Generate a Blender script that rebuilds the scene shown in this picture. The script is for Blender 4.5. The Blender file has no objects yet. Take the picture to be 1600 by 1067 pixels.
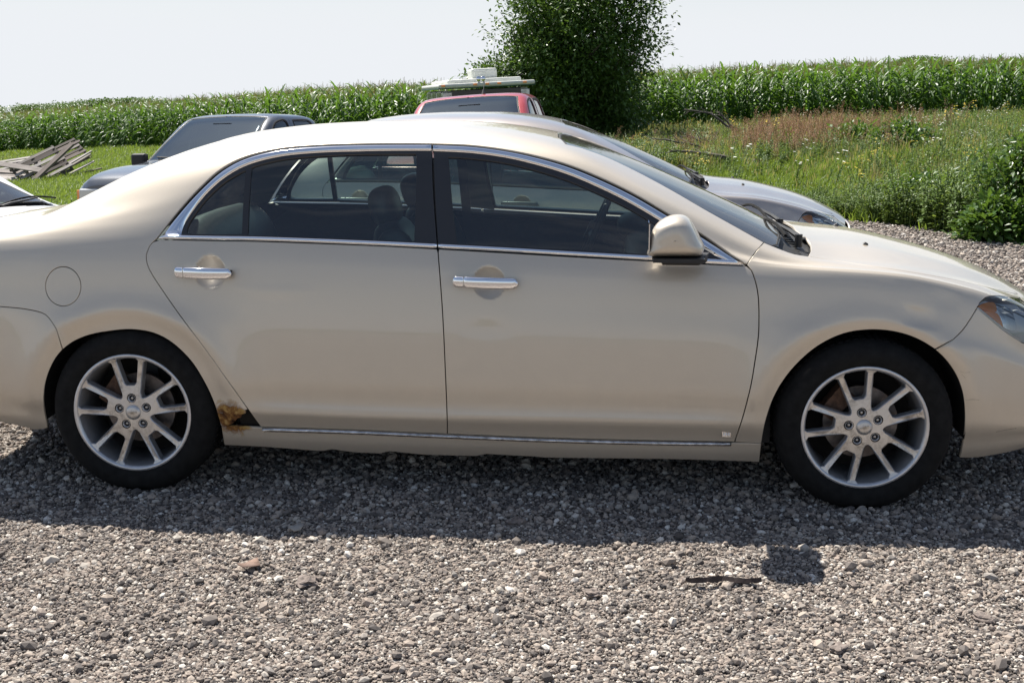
import bpy, bmesh, math, random
import numpy as np
from mathutils import Vector, Matrix, Euler, geometry
from mathutils.bvhtree import BVHTree

SC = bpy.context.scene
COL = SC.collection
RNG = random.Random(7)
R = math.radians

# ------------------------------------------------------------------ camera
F = 1900.0
CP = np.array([1.884, -4.521, 1.588])
YAW, PITCH, ROLL = R(-4.68), R(11.84), R(-0.09)
fw = np.array([math.sin(YAW)*math.cos(PITCH), math.cos(YAW)*math.cos(PITCH), -math.sin(PITCH)])
rt = np.array([math.cos(YAW), -math.sin(YAW), 0.0])
up = np.cross(rt, fw)
c_, s_ = math.cos(ROLL), math.sin(ROLL)
rt, up = c_*rt + s_*up, -s_*rt + c_*up
cam_d = bpy.data.cameras.new('camera')
cam = bpy.data.objects.new('camera', cam_d)
COL.objects.link(cam)
cam_d.sensor_width = 36.0
cam_d.lens = 36.0*F/1600.0
cam_d.clip_start = 0.05
cam_d.clip_end = 6000
M = Matrix(((rt[0], up[0], -fw[0]), (rt[1], up[1], -fw[1]), (rt[2], up[2], -fw[2])))
cam.matrix_world = Matrix.Translation(Vector(CP)) @ M.to_4x4()
SC.camera = cam

# ------------------------------------------------------------------ light
SUN_DIR = Vector((-0.61, 0.79, 1.58)).normalized()      # towards the sun
world = bpy.data.worlds.new('World')
SC.world = world
world.use_nodes = True
wn = world.node_tree.nodes
wl = world.node_tree.links
sky = wn.new('ShaderNodeTexSky')
sky.sky_type = 'NISHITA'
sky.sun_disc = False
sky.sun_elevation = math.asin(SUN_DIR.z)
sky.sun_rotation = math.atan2(SUN_DIR.x, SUN_DIR.y)
sky.air_density = 1.0
sky.dust_density = 0.7
sky.ozone_density = 1.0
sky.altitude = 200
# thin high cloud streaks over the whole dome, and pale summer haze towards the horizon all round
tc = wn.new('ShaderNodeTexCoord')
mp = wn.new('ShaderNodeMapping')
mp.inputs['Scale'].default_value = (1.0, 1.0, 4.5)
nz = wn.new('ShaderNodeTexNoise')
nz.inputs['Scale'].default_value = 2.6
nz.inputs['Detail'].default_value = 7
nz.inputs['Roughness'].default_value = 0.6
nz.inputs['Distortion'].default_value = 0.5
rp = wn.new('ShaderNodeValToRGB')
rp.color_ramp.elements[0].position = 0.48
rp.color_ramp.elements[0].color = (0.03, 0.03, 0.03, 1)
rp.color_ramp.elements[1].position = 0.72
rp.color_ramp.elements[1].color = (0.55, 0.55, 0.55, 1)
mx = wn.new('ShaderNodeMix')
mx.data_type = 'RGBA'
mx.inputs['B'].default_value = (7.5, 7.7, 8.1, 1)
wl.new(tc.outputs['Generated'], mp.inputs['Vector'])
wl.new(mp.outputs['Vector'], nz.inputs['Vector'])
wl.new(nz.outputs['Fac'], rp.inputs['Fac'])
wl.new(rp.outputs['Color'], mx.inputs['Factor'])
wl.new(sky.outputs['Color'], mx.inputs['A'])
sx = wn.new('ShaderNodeSeparateXYZ')
wl.new(tc.outputs['Generated'], sx.inputs[0])
hr = wn.new('ShaderNodeValToRGB')
hr.color_ramp.interpolation = 'EASE'
hr.color_ramp.elements[0].position = 0.03
hr.color_ramp.elements[0].color = (1, 1, 1, 1)
hr.color_ramp.elements[1].position = 0.17
hr.color_ramp.elements[1].color = (0, 0, 0, 1)
wl.new(sx.outputs['Z'], hr.inputs['Fac'])
mh = wn.new('ShaderNodeMix')
mh.data_type = 'RGBA'
mh.inputs['B'].default_value = (7.7, 7.95, 8.3, 1)
wl.new(hr.outputs['Color'], mh.inputs['Factor'])
wl.new(mx.outputs['Result'], mh.inputs['A'])
mx = mh
bg = wn['Background'] if 'Background' in wn else wn.new('ShaderNodeBackground')
bg.inputs['Strength'].default_value = 0.06
wl.new(mx.outputs['Result'], bg.inputs['Color'])
wo = wn['World Output'] if 'World Output' in wn else wn.new('ShaderNodeOutputWorld')
wl.new(bg.outputs['Background'], wo.inputs['Surface'])

sun_d = bpy.data.lights.new('sun', 'SUN')
sun_d.energy = 4.9
sun_d.angle = R(0.53)
sun_d.color = (1.0, 0.95, 0.87)
sun = bpy.data.objects.new('sun', sun_d)
COL.objects.link(sun)
sun.rotation_euler = (-SUN_DIR).to_track_quat('-Z', 'Y').to_euler()
sun.location = (-20, 26, 50)
SC.view_settings.view_transform = 'Standard'
SC.view_settings.look = 'None'
SC.view_settings.exposure = 0.88
SC.view_settings.gamma = 1.0
SC.view_settings.use_curve_mapping = False
SC.render.engine = 'CYCLES'
SC.cycles.max_bounces = 10
SC.cycles.transparent_max_bounces = 24
SC.cycles.transmission_bounces = 10
SC.cycles.glossy_bounces = 6
SC.cycles.caustics_reflective = False
SC.cycles.caustics_refractive = False
SC.cycles.use_denoising = True

# ------------------------------------------------------------------ generic helpers
def link(o):
    COL.objects.link(o)
    return o

def empty(name, loc=(0, 0, 0), rotz=0.0, label=None, cat=None, group=None, kind=None):
    o = link(bpy.data.objects.new(name, None))
    o.empty_display_size = 0.2
    o.location = loc
    o.rotation_euler = (0, 0, rotz)
    tag(o, label, cat, group, kind)
    return o

def tag(o, label=None, cat=None, group=None, kind=None):
    if label: o['label'] = label
    if cat: o['category'] = cat
    if group: o['group'] = group
    if kind: o['kind'] = kind
    return o

def me_obj(name, verts, faces, mat=None, parent=None, smooth=False, normals=None, midx=None):
    me = bpy.data.meshes.new(name)
    me.from_pydata([tuple(map(float, v)) for v in verts], [], [tuple(map(int, f)) for f in faces])
    if isinstance(mat, (list, tuple)):
        for m in mat: me.materials.append(m)
    elif mat: me.materials.append(mat)
    if midx is not None:
        me.polygons.foreach_set('material_index', np.array(midx, dtype=np.int32))
    if smooth or normals is not None:
        me.polygons.foreach_set('use_smooth', np.ones(len(me.polygons), dtype=bool))
    me.update()
    if normals is not None:
        me.normals_split_custom_set_from_vertices([tuple(map(float, n)) for n in normals])
    o = link(bpy.data.objects.new(name, me))
    if parent: o.parent = parent
    return o

def copy_tree(o, parent=None, mats=None, scale=None):
    c = o.copy()
    link(c)
    if parent is not None:
        c.parent = parent
    for ch in list(o.children):
        copy_tree(ch, c)
    return c

class MB:
    """collects simple shapes into one mesh"""
    def __init__(s):
        s.v = []; s.f = []; s.m = []
    def add(s, V, Fc, m=0):
        b = len(s.v)
        s.v += [tuple(p) for p in V]
        s.f += [tuple(b+i for i in f) for f in Fc]
        s.m += [m]*len(Fc)
    def box(s, c, d, M=None, m=0, bev=0.0):
        cx, cy, cz = c; dx, dy, dz = d[0]/2, d[1]/2, d[2]/2
        V = [Vector((x, y, z)) for x in (-dx, dx) for y in (-dy, dy) for z in (-dz, dz)]
        if M is not None: V = [M @ p for p in V]
        V = [(p.x+cx, p.y+cy, p.z+cz) for p in V]
        s.add(V, [(0, 1, 3, 2), (4, 6, 7, 5), (0, 4, 5, 1), (2, 3, 7, 6), (0, 2, 6, 4), (1, 5, 7, 3)], m)
    def tube(s, pts, rad, n=6, m=0, cap=True):
        pts = [Vector(p) for p in pts]
        if not hasattr(rad, '__len__'): rad = [rad]*len(pts)
        rings = []
        prev = None
        for i, p in enumerate(pts):
            t = (pts[min(i+1, len(pts)-1)] - pts[max(i-1, 0)])
            if t.length < 1e-9: t = Vector((0, 0, 1))
            t.normalize()
            if prev is None:
                a = t.orthogonal().normalized()
            else:
                a = (prev - t*prev.dot(t))
                a = a.normalized() if a.length > 1e-6 else t.orthogonal().normalized()
            prev = a
            b = t.cross(a)
            rings.append([p + (a*math.cos(2*math.pi*k/n) + b*math.sin(2*math.pi*k/n))*rad[i] for k in range(n)])
        V = [q for r in rings for q in r]
        Fc = []
        for i in range(len(rings)-1):
            for k in range(n):
                Fc.append((i*n+k, i*n+(k+1) % n, (i+1)*n+(k+1) % n, (i+1)*n+k))
        if cap:
            Fc.append(tuple(range(n-1, -1, -1)))
            Fc.append(tuple((len(rings)-1)*n+k for k in range(n)))
        s.add(V, Fc, m)
    def lathe(s, prof, n=48, axis='Y', c=(0, 0, 0), m=0):
        """prof: list of (r, h) ; revolved about axis through c"""
        V = []
        for r, h in prof:
            for k in range(n):
                a = 2*math.pi*k/n
                if axis == 'Y': V.append((c[0]+r*math.cos(a), c[1]+h, c[2]+r*math.sin(a)))
                else: V.append((c[0]+r*math.cos(a), c[1]+r*math.sin(a), c[2]+h))
        Fc = []
        for i in range(len(prof)-1):
            for k in range(n):
                q = (i*n+k, i*n+(k+1) % n, (i+1)*n+(k+1) % n, (i+1)*n+k)
                Fc.append(q if axis == 'Y' else q)
        s.add(V, Fc, m)
    def build(s, name, mat, parent=None, smooth=False, loc=None):
        o = me_obj(name, s.v, s.f, mat, parent, smooth, midx=s.m if isinstance(mat, (list, tuple)) else None)
        if loc: o.location = loc
        return o

def pill(name, mat, parent, c, d, e=2.6, nu=24, nv=14, M=None):
    """super-ellipsoid cushion"""
    V = []; Fc = []
    def sp(x, p): return math.copysign(abs(x)**p, x)
    q = 2.0/e
    for j in range(nv+1):
        ph = -math.pi/2 + math.pi*j/nv
        for i in range(nu):
            th = 2*math.pi*i/nu
            p = Vector((sp(math.cos(ph), q)*sp(math.cos(th), q)*d[0]/2, sp(math.cos(ph), q)*sp(math.sin(th), q)*d[1]/2, sp(math.sin(ph), q)*d[2]/2))
            if M is not None: p = M @ p
            V.append((p.x+c[0], p.y+c[1], p.z+c[2]))
    for j in range(nv):
        for i in range(nu):
            Fc.append((j*nu+i, j*nu+(i+1) % nu, (j+1)*nu+(i+1) % nu, (j+1)*nu+i))
    return me_obj(name, V, Fc, mat, parent, smooth=True)

# ------------------------------------------------------------------ materials
class NT:
    def __init__(s, name):
        s.m = bpy.data.materials.new(name)
        s.m.use_nodes = True
        s.t = s.m.node_tree
        s.n = s.t.nodes
        s.b = s.n['Principled BSDF']
        s.out = s.n['Material Output']
    def new(s, typ, **kw):
        nd = s.n.new(typ)
        for k, v in kw.items():
            if hasattr(nd, k) and k not in nd.inputs: setattr(nd, k, v)
        return nd
    def l(s, a, b): s.t.links.new(a, b)
    def noise(s, scale, detail=4, rough=0.5, vec=None, dist=0.0):
        nd = s.n.new('ShaderNodeTexNoise')
        nd.inputs['Scale'].default_value = scale
        nd.inputs['Detail'].default_value = detail
        nd.inputs['Roughness'].default_value = rough
        nd.inputs['Distortion'].default_value = dist
        if vec is not None: s.l(vec, nd.inputs['Vector'])
        return nd
    def coord(s, kind='Object'):
        nd = s.n.new('ShaderNodeTexCoord')
        return nd.outputs[kind]
    def ramp(s, fac, stops):
        nd = s.n.new('ShaderNodeValToRGB')
        cr = nd.color_ramp
        while len(cr.elements) > 1: cr.elements.remove(cr.elements[-1])
        cr.elements[0].position = stops[0][0]; cr.elements[0].color = col4(stops[0][1])
        for p, c in stops[1:]:
            e = cr.elements.new(p); e.color = col4(c)
        s.l(fac, nd.inputs['Fac'])
        return nd.outputs['Color']
    def mix(s, fac, a, b, blend='MIX'):
        nd = s.n.new('ShaderNodeMix')
        nd.data_type = 'RGBA'
        nd.blend_type = blend
        for sock, val in (('Factor', fac), ('A', a), ('B', b)):
            tgt = [i for i in nd.inputs if i.name == sock and (i.type == ('VALUE' if sock == 'Factor' else 'RGBA'))][0]
            if isinstance(val, (int, float)): tgt.default_value = val if sock == 'Factor' else (val,)*3+(1,)
            elif isinstance(val, (tuple, list)): tgt.default_value = col4(val)
            else: s.l(val, tgt)
        return [o for o in nd.outputs if o.type == 'RGBA'][0]
    def math(s, op, a, b=None):
        nd = s.n.new('ShaderNodeMath'); nd.operation = op
        for i, v in enumerate((a, b)):
            if v is None: continue
            if isinstance(v, (int, float)): nd.inputs[i].default_value = v
            else: s.l(v, nd.inputs[i])
        return nd.outputs[0]
    def bump(s, h, strength=0.3, dist=0.01, normal=None):
        nd = s.n.new('ShaderNodeBump')
        nd.inputs['Strength'].default_value = strength
        nd.inputs['Distance'].default_value = dist
        s.l(h, nd.inputs['Height'])
        if normal is not None: s.l(normal, nd.inputs['Normal'])
        return nd.outputs['Normal']
    def set(s, **kw):
        nm = {'color': 'Base Color', 'rough': 'Roughness', 'metal': 'Metallic', 'spec': 'Specular IOR Level', 'coat': 'Coat Weight',
              'coat_rough': 'Coat Roughness', 'trans': 'Transmission Weight', 'ior': 'IOR', 'alpha': 'Alpha', 'normal': 'Normal',
              'sheen': 'Sheen Weight', 'sub': 'Subsurface Weight', 'coat_ior': 'Coat IOR'}
        for k, v in kw.items():
            sock = s.b.inputs[nm[k]]
            if isinstance(v, (int, float)): sock.default_value = v
            elif isinstance(v, (tuple, list)): sock.default_value = col4(v)
            else: s.l(v, sock)
        return s

def col4(c):
    if isinstance(c, (int, float)): return (c, c, c, 1)
    return tuple(c) if len(c) == 4 else tuple(c)+(1,)

MAT = {}
def simple(name, color, rough=0.5, metal=0.0, noise=0.0, nscale=20, bump=0.0, **kw):
    t = NT(name)
    t.set(color=color, rough=rough, metal=metal, **kw)
    if noise:
        n = t.noise(nscale, 5, 0.6, t.coord())
        lo = tuple(x*(1-noise) for x in color); hi = tuple(min(1, x*(1+noise)) for x in color)
        t.set(color=t.ramp(n.outputs['Fac'], [(0.3, lo), (0.7, hi)]))
        if bump: t.set(normal=t.bump(n.outputs['Fac'], bump, 0.005))
    MAT[name] = t.m
    return t.m

def paint(name, color, metal=0.55, rough=0.38, dust=0.25, rust=None, dustcol=(0.36, 0.31, 0.25), orange=0.0):
    t = NT(name)
    oc = t.coord()
    n = t.noise(3.0, 6, 0.6, oc)
    base = t.mix(t.math('MULTIPLY', n.outputs['Fac'], 0.14), color, tuple(x*0.86 for x in color))
    # metallic flake sparkle
    fl = t.new('ShaderNodeTexVoronoi'); fl.inputs['Scale'].default_value = 900
    t.l(oc, fl.inputs['Vector'])
    base = t.mix(t.math('MULTIPLY', t.math('GREATER_THAN', fl.outputs['Distance'], 0.62), 0.10), base, (0.9, 0.88, 0.84))
    # dust settling low on the flanks and in streaks
    sep = t.new('ShaderNodeSeparateXYZ'); t.l(oc, sep.inputs[0])
    zz = t.new('ShaderNodeMapRange'); zz.inputs[1].default_value = 0.75; zz.inputs[2].default_value = 0.18
    zz.inputs[3].default_value = 0.12; zz.inputs[4].default_value = 1.0
    t.l(sep.outputs['Z'], zz.inputs[0])
    n2 = t.noise(9.0, 8, 0.7, oc, 0.6)
    d = t.math('MULTIPLY', t.math('MULTIPLY', zz.outputs[0], n2.outputs['Fac']), dust)
    colr = t.mix(d, base, dustcol)
    ro = t.math('ADD', t.math('MULTIPLY', d, 0.7), rough)
    t.set(color=colr, rough=ro, metal=t.math('SUBTRACT', metal, t.math('MULTIPLY', d, metal)))
    t.set(coat=0.9, coat_rough=t.math('ADD', t.math('MULTIPLY', d, 0.5), 0.035))
    if rust:
        (cx, cy, cz), rad = rust
        vd = t.new('ShaderNodeVectorMath'); vd.operation = 'DISTANCE'
        t.l(oc, vd.inputs[0]); vd.inputs[1].default_value = (cx, cy, cz)
        n3 = t.noise(28, 6, 0.65, oc, 0.4)
        q = t.math('SUBTRACT', t.math('ADD', t.math('MULTIPLY', n3.outputs['Fac'], rad*1.3), rad*0.35), vd.outputs['Value'])
        mask = t.math('MULTIPLY', q, 1/ (rad*0.30)); mk = t.new('ShaderNodeClamp'); t.l(mask, mk.inputs[0])
        rc = t.ramp(n3.outputs['Fac'], [(0.35, (0.045, 0.018, 0.008)), (0.5, (0.20, 0.085, 0.02)), (0.62, (0.42, 0.26, 0.08)), (0.75, (0.45, 0.36, 0.2))])
        t.set(color=t.mix(mk.outputs[0], colr, rc))
        t.set(metal=t.math('MULTIPLY', t.math('SUBTRACT', 1.0, mk.outputs[0]), metal))
        t.set(coat=t.math('MULTIPLY', t.math('SUBTRACT', 1.0, mk.outputs[0]), 0.9))
        t.set(rough=t.math('ADD', ro, t.math('MULTIPLY', mk.outputs[0], 0.4)))
        t.set(normal=t.bump(t.math('MULTIPLY', mk.outputs[0], n3.outputs['Fac']), 0.5, 0.004))
    MAT[name] = t.m
    return t.m

def car_glass(name, tint=(0.60, 0.74, 0.68), dust=0.035, ior=1.62, refl=(1, 1, 1)):
    """thin sheet of tinted glass: straight-through tint plus mirror reflection by Fresnel"""
    t = NT(name)
    t.n.remove(t.b)
    tr = t.new('ShaderNodeBsdfTransparent'); tr.inputs['Color'].default_value = col4(tint)
    gl = t.new('ShaderNodeBsdfGlossy'); gl.inputs['Roughness'].default_value = 0.01
    gl.inputs['Color'].default_value = col4(refl)
    fr = t.new('ShaderNodeFresnel'); fr.inputs['IOR'].default_value = ior
    df = t.new('ShaderNodeBsdfDiffuse'); df.inputs['Color'].default_value = (0.33, 0.31, 0.28, 1)
    n = t.noise(2.5, 4, 0.6, t.coord())
    ms = t.new('ShaderNodeMixShader')
    t.l(fr.outputs[0], ms.inputs[0]); t.l(tr.outputs[0], ms.inputs[1]); t.l(gl.outputs[0], ms.inputs[2])
    m2 = t.new('ShaderNodeMixShader')
    t.l(t.math('MULTIPLY', n.outputs['Fac'], dust), m2.inputs[0])
    t.l(ms.outputs[0], m2.inputs[1]); t.l(df.outputs[0], m2.inputs[2])
    t.l(m2.outputs[0], t.out.inputs['Surface'])
    MAT[name] = t.m
    return t.m

# ------------------------------------------------------------------ calibrated view rays (used to read outlines onto the modelled surfaces)
def ray(px, py):
    d = fw + (px-800)/F*rt - (py-533.5)/F*up
    return d/np.linalg.norm(d)
def on_y(px, py, y):
    d = ray(px, py); t = (y-CP[1])/d[1]
    return CP+t*d
def on_z(px, py, z):
    d = ray(px, py); t = (z-CP[2])/d[2]
    return CP+t*d

# ------------------------------------------------------------------ lofted vehicle bodies
def pchip(xk, yk, x, flat=False):
    xk = np.asarray(xk, float); yk = np.asarray(yk, float); x = np.asarray(x, float)
    h = np.diff(xk); d = np.diff(yk)/h
    m = np.zeros_like(yk)
    for i in range(1, len(xk)-1):
        if d[i-1]*d[i] > 0:
            w1 = 2*h[i]+h[i-1]; w2 = h[i]+2*h[i-1]
            m[i] = (w1+w2)/(w1/d[i-1]+w2/d[i])
    m[0] = d[0]; m[-1] = 0.0 if flat else d[-1]
    i = np.clip(np.searchsorted(xk, x)-1, 0, len(xk)-2)
    t = np.clip((x-xk[i])/h[i], 0, 1)
    return ((2*t**3-3*t**2+1)*yk[i] + (t**3-2*t**2+t)*h[i]*m[i] + (-2*t**3+3*t**2)*yk[i+1] + (t**3-t**2)*h[i]*m[i+1])

def in_poly(P, poly):
    x, y = P[:, 0], P[:, 1]
    ins = np.zeros(len(P), bool)
    n = len(poly)
    for i in range(n):
        x1, y1 = poly[i]; x2, y2 = poly[(i+1) % n]
        if y1 == y2: continue
        c = ((y1 > y) != (y2 > y)) & (x < (x2-x1)*(y-y1)/(y2-y1)+x1)
        ins ^= c
    return ins

def dist_poly(P, poly):
    d = np.full(len(P), 1e9)
    n = len(poly)
    for i in range(n):
        a = np.array(poly[i]); b = np.array(poly[(i+1) % n])
        ab = b-a; L = ab@ab
        if L < 1e-14: continue
        t = np.clip(((P-a)@ab)/L, 0, 1)
        q = a+t[:, None]*ab
        d = np.minimum(d, np.hypot(*(P-q).T))
    return d

class Loft:
    """half body (near side) as a grid S(x, v): x along the length, v up the section from rocker to centreline"""
    def __init__(s, xs, vk, secs, xsk, ymid, nv=170, smooth=(6, 3), extra=None):
        # secs: array [len(xsk), len(vk), 2] of (Y, Z)
        s.ymid = ymid
        s.X = np.array(xs); s.V = np.linspace(vk[0], vk[-1], nv)
        secs = np.array(secs)
        G = np.zeros((len(xs), len(vk), 2))
        for k in range(len(vk)):
            for c in range(2):
                G[:, k, c] = pchip(xsk, secs[:, k, c], xs)
        P = np.zeros((len(xs), nv, 2))
        for i in range(len(xs)):
            for c in range(2):
                P[i, :, c] = pchip(vk, G[i, :, c], s.V, flat=(c == 1))
        if extra is not None:
            P = extra(s.X, s.V, P)
        for _ in range(smooth[0]):       # along the length
            P[1:-1] = 0.25*P[:-2]+0.5*P[1:-1]+0.25*P[2:]
        for _ in range(smooth[1]):       # up the section
            Q = P.copy()
            Q[:, 1:-1] = 0.25*P[:, :-2]+0.5*P[:, 1:-1]+0.25*P[:, 2:]
            Q[:, -1, 1] = 0.5*P[:, -1, 1]+0.5*P[:, -2, 1]
            P = Q
        s.P = P
        s.dents = []
        nx = len(xs)
        V = [(s.X[i], P[i, j, 0], P[i, j, 1]) for i in range(nx) for j in range(nv)]
        s.fc = [(i*nv+j, (i+1)*nv+j, (i+1)*nv+j+1, i*nv+j+1) for i in range(nx-1) for j in range(nv-1)]
        s.bvh = BVHTree.FromPolygons(V, s.fc)
        s.nv = nv
    def raw(s, x, v):
        x = np.clip(x, s.X[0], s.X[-1]); v = np.clip(v, s.V[0], s.V[-1])
        i = np.clip(np.searchsorted(s.X, x)-1, 0, len(s.X)-2)
        tx = (x-s.X[i])/(s.X[i+1]-s.X[i])
        dv = s.V[1]-s.V[0]
        j = np.clip(((v-s.V[0])/dv).astype(int), 0, s.nv-2)
        tv = (v-s.V[j])/dv
        tx = tx[:, None]; tv = tv[:, None]
        yz = (s.P[i, j]*(1-tx)*(1-tv)+s.P[i+1, j]*tx*(1-tv)+s.P[i, j+1]*(1-tx)*tv+s.P[i+1, j+1]*tx*tv)
        return np.column_stack([x, yz])
    def nrm0(s, x, v, e=0.012):
        a = s.raw(x+e, v)-s.raw(x-e, v); b = s.raw(x, v+e)-s.raw(x, v-e)
        n = np.cross(a, b)
        n /= np.maximum(np.linalg.norm(n, axis=1), 1e-12)[:, None]
        return n
    def pos(s, x, v, off=0.0):
        x = np.asarray(x, float); v = np.asarray(v, float)
        p = s.raw(x, v)
        n = s.nrm0(x, v)
        o = np.zeros(len(x))+off
        for (fx, fv, rx, rv, dep, pw) in s.dents:
            q = ((x-fx)/rx)**2+((v-fv)/rv)**2
            o = o - dep*np.clip(1-q, 0, 1)**pw
        return p+n*o[:, None]
    def nrm(s, x, v, e=0.004):
        if not s.dents: return s.nrm0(x, v)
        a = s.pos(x+e, v)-s.pos(x-e, v); b = s.pos(x, v+e)-s.pos(x, v-e)
        n1 = np.cross(a, b); n1 /= np.maximum(np.linalg.norm(n1, axis=1), 1e-12)[:, None]
        n0 = s.nrm0(x, v)
        near = np.zeros(len(x), bool)
        for (fx, fv, rx, rv, dep, pw) in s.dents:
            near |= (((x-fx)/rx)**2+((v-fv)/rv)**2) < 1.3
        n0[near] = n1[near]
        return n0
    def px(s, a, b):
        """picture point -> (x, v) on the surface"""
        d = ray(a, b)
        hit = s.bvh.ray_cast(Vector(CP), Vector(d))
        if hit[0] is None:
            # just off the silhouette: take the nearest point of the surface to the ray
            best = None
            for t in np.linspace(3.0, 7.5, 90):
                h = s.bvh.find_nearest(Vector(CP+t*d))
                if h[0] is not None and (best is None or h[3] < best[3]): best = h
            hit = best
        loc, fi = hit[0], hit[2]
        i, j = divmod(fi, s.nv-1)
        x = loc.x
        t = min(1, max(0, (x-s.X[i])/(s.X[i+1]-s.X[i])))
        A = s.P[i, j]*(1-t)+s.P[i+1, j]*t; B = s.P[i, j+1]*(1-t)+s.P[i+1, j+1]*t
        ab = B-A; q = np.array([loc.y, loc.z])-A
        tv = min(1, max(0, (q@ab)/max(ab@ab, 1e-12)))
        return (x, s.V[j]+tv*(s.V[j+1]-s.V[j]))
    def curve(s, pts, step=7.0, tens=0.5):
        """smooth curve through picture points, mapped on the surface"""
        out = []
        n = len(pts)
        P = [np.array(p, float) for p in pts]
        for i in range(n-1):
            p0 = P[max(i-1, 0)]; p1 = P[i]; p2 = P[i+1]; p3 = P[min(i+2, n-1)]
            k = max(1, int(np.linalg.norm(p2-p1)/step))
            for q in range(k):
                t = q/k
                out.append(0.5*((2*p1)+(-p0+p2)*t+(2*p0-5*p1+4*p2-p3)*t*t+(-p0+3*p1-3*p2+p3)*t**3))
        out.append(P[-1])
        return [s.px(*p) for p in out]
    def inset(s, loop, d, fixed=None):
        """move a loop inward by d metres (3-D length)"""
        L = np.array(loop); n = len(L)
        area = 0.5*np.sum(L[:, 0]*np.roll(L[:, 1], -1)-np.roll(L[:, 0], -1)*L[:, 1])
        sg = 1 if area > 0 else -1
        out = []
        for i in range(n):
            a = L[i-1]; b = L[i]; c = L[(i+1) % n]
            e1 = b-a; e2 = c-b
            n1 = np.array([-e1[1], e1[0]])/max(np.hypot(*e1), 1e-9)*sg
            n2 = np.array([-e2[1], e2[0]])/max(np.hypot(*e2), 1e-9)*sg
            m = n1+n2; ln = np.hypot(*m)
            if ln < 1e-6: out.append(tuple(b)); continue
            m /= ln
            k = 1/max(0.4, m@n1)
            e = 0.01
            q = s.raw(np.array([b[0]+m[0]*e, b[0]-m[0]*e]), np.array([b[1]+m[1]*e, b[1]-m[1]*e]))
            J = np.linalg.norm(q[0]-q[1])/(2*e)
            p = b+m*min(d*k/max(J, 0.25), 3*d)
            if b[1] >= s.V[-1]-1e-6: p[1] = s.V[-1]
            out.append((float(p[0]), float(min(p[1], s.V[-1]))))
        return out
    def panel(s, name, outer, mat, parent, holes=(), gap=0.0032, hole_gap=0.0, off=0.0, flange=0.012, grid=(0.03, 0.022), centre=False,
              both=False, dense=()):
        """builds one skin panel of real thickness; both=True also returns its twin on the far side"""
        loops = [s.inset(dedupe(outer), gap) if gap else dedupe(outer)]
        for h in holes: loops.append(s.inset(dedupe(h), -hole_gap) if hole_gap else dedupe(h))
        den = []
        L0 = loops[0]
        for i in range(len(L0)):
            a, b = L0[i], L0[(i+1) % len(L0)]
            den.append(a)
            if a[1] >= s.V[-1]-1e-6 and b[1] >= s.V[-1]-1e-6:
                k = int(abs(a[0]-b[0])/.03)
                den += [(a[0]+(b[0]-a[0])*q/(k+1), a[1]) for q in range(1, k+1)]
        loops[0] = den
        O = np.array(loops[0])
        x0, v0 = O.min(0); x1, v1 = O.max(0)
        gx = np.arange(x0+grid[0]*0.5, x1, grid[0]); gv = np.arange(v0+grid[1]*0.5, v1, grid[1])
        GP = np.array([(a, b) for a in gx for b in gv]) if len(gx) and len(gv) else np.zeros((0, 2))
        for (dx0, dx1, dv0, dv1, st) in dense:
            if len(GP):
                k = (GP[:, 0] > dx0) & (GP[:, 0] < dx1) & (GP[:, 1] > dv0) & (GP[:, 1] < dv1)
                GP = GP[~k]
            GP = np.vstack([GP, [(a, b) for a in np.arange(dx0, dx1, st) for b in np.arange(dv0, dv1, st)]])
        if len(GP):
            keep = in_poly(GP, loops[0])
            for h in loops[1:]: keep &= ~in_poly(GP, h)
            GP = GP[keep]
            if len(GP):
                dd = np.min([dist_poly(GP, l) for l in loops], axis=0)
                GP = GP[dd > min(grid)*(0.35 if not dense else 0.2)]
        verts = []; edges = []
        for l in loops:
            b = len(verts)
            verts += [Vector((float(p[0]), float(p[1]))) for p in l]
            edges += [(b+i, b+(i+1) % len(l)) for i in range(len(l))]
        verts += [Vector((float(p[0]), float(p[1]))) for p in GP]
        cv, ce, cf, *_ = geometry.delaunay_2d_cdt(verts, edges, [], 0, 1e-6)
        cv = np.array([tuple(p) for p in cv]); cf = [f for f in cf if len(f) == 3]
        cen = np.array([(cv[list(f)]).mean(0) for f in cf])
        keep = in_poly(cen, loops[0])
        for h in loops[1:]: keep &= ~in_poly(cen, h)
        cf = [f for f, k in zip(cf, keep) if k]
        # orient counter-clockwise in (x, v)
        tri = []
        for f in cf:
            a, b, c = (cv[i] for i in f)
            ar = (b[0]-a[0])*(c[1]-a[1])-(b[1]-a[1])*(c[0]-a[0])
            if abs(ar) < 1e-12: continue
            tri.append(f if ar > 0 else (f[0], f[2], f[1]))
        used = sorted({i for f in tri for i in f}); mp = {o: i for i, o in enumerate(used)}
        cv = cv[used]; tri = [tuple(mp[i] for i in f) for f in tri]
        P = s.pos(cv[:, 0], cv[:, 1], off)
        N = s.nrm(cv[:, 0], cv[:, 1])
        cenv = cv[:, 1] >= s.V[-1]-1e-6
        N[cenv, 1] = 0; N /= np.linalg.norm(N, axis=1)[:, None]
        P[cenv, 1] = s.ymid
        # boundary edges
        cnt = {}
        for f in tri:
            for k in range(3):
                e = (f[k], f[(k+1) % 3])
                cnt[e] = cnt.get(e, 0)+1
        bed = [e for e in cnt if (e[1], e[0]) not in cnt and not (cenv[e[0]] and cenv[e[1]])]
        V = list(P); NN = list(N); FF = list(tri)
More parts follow.
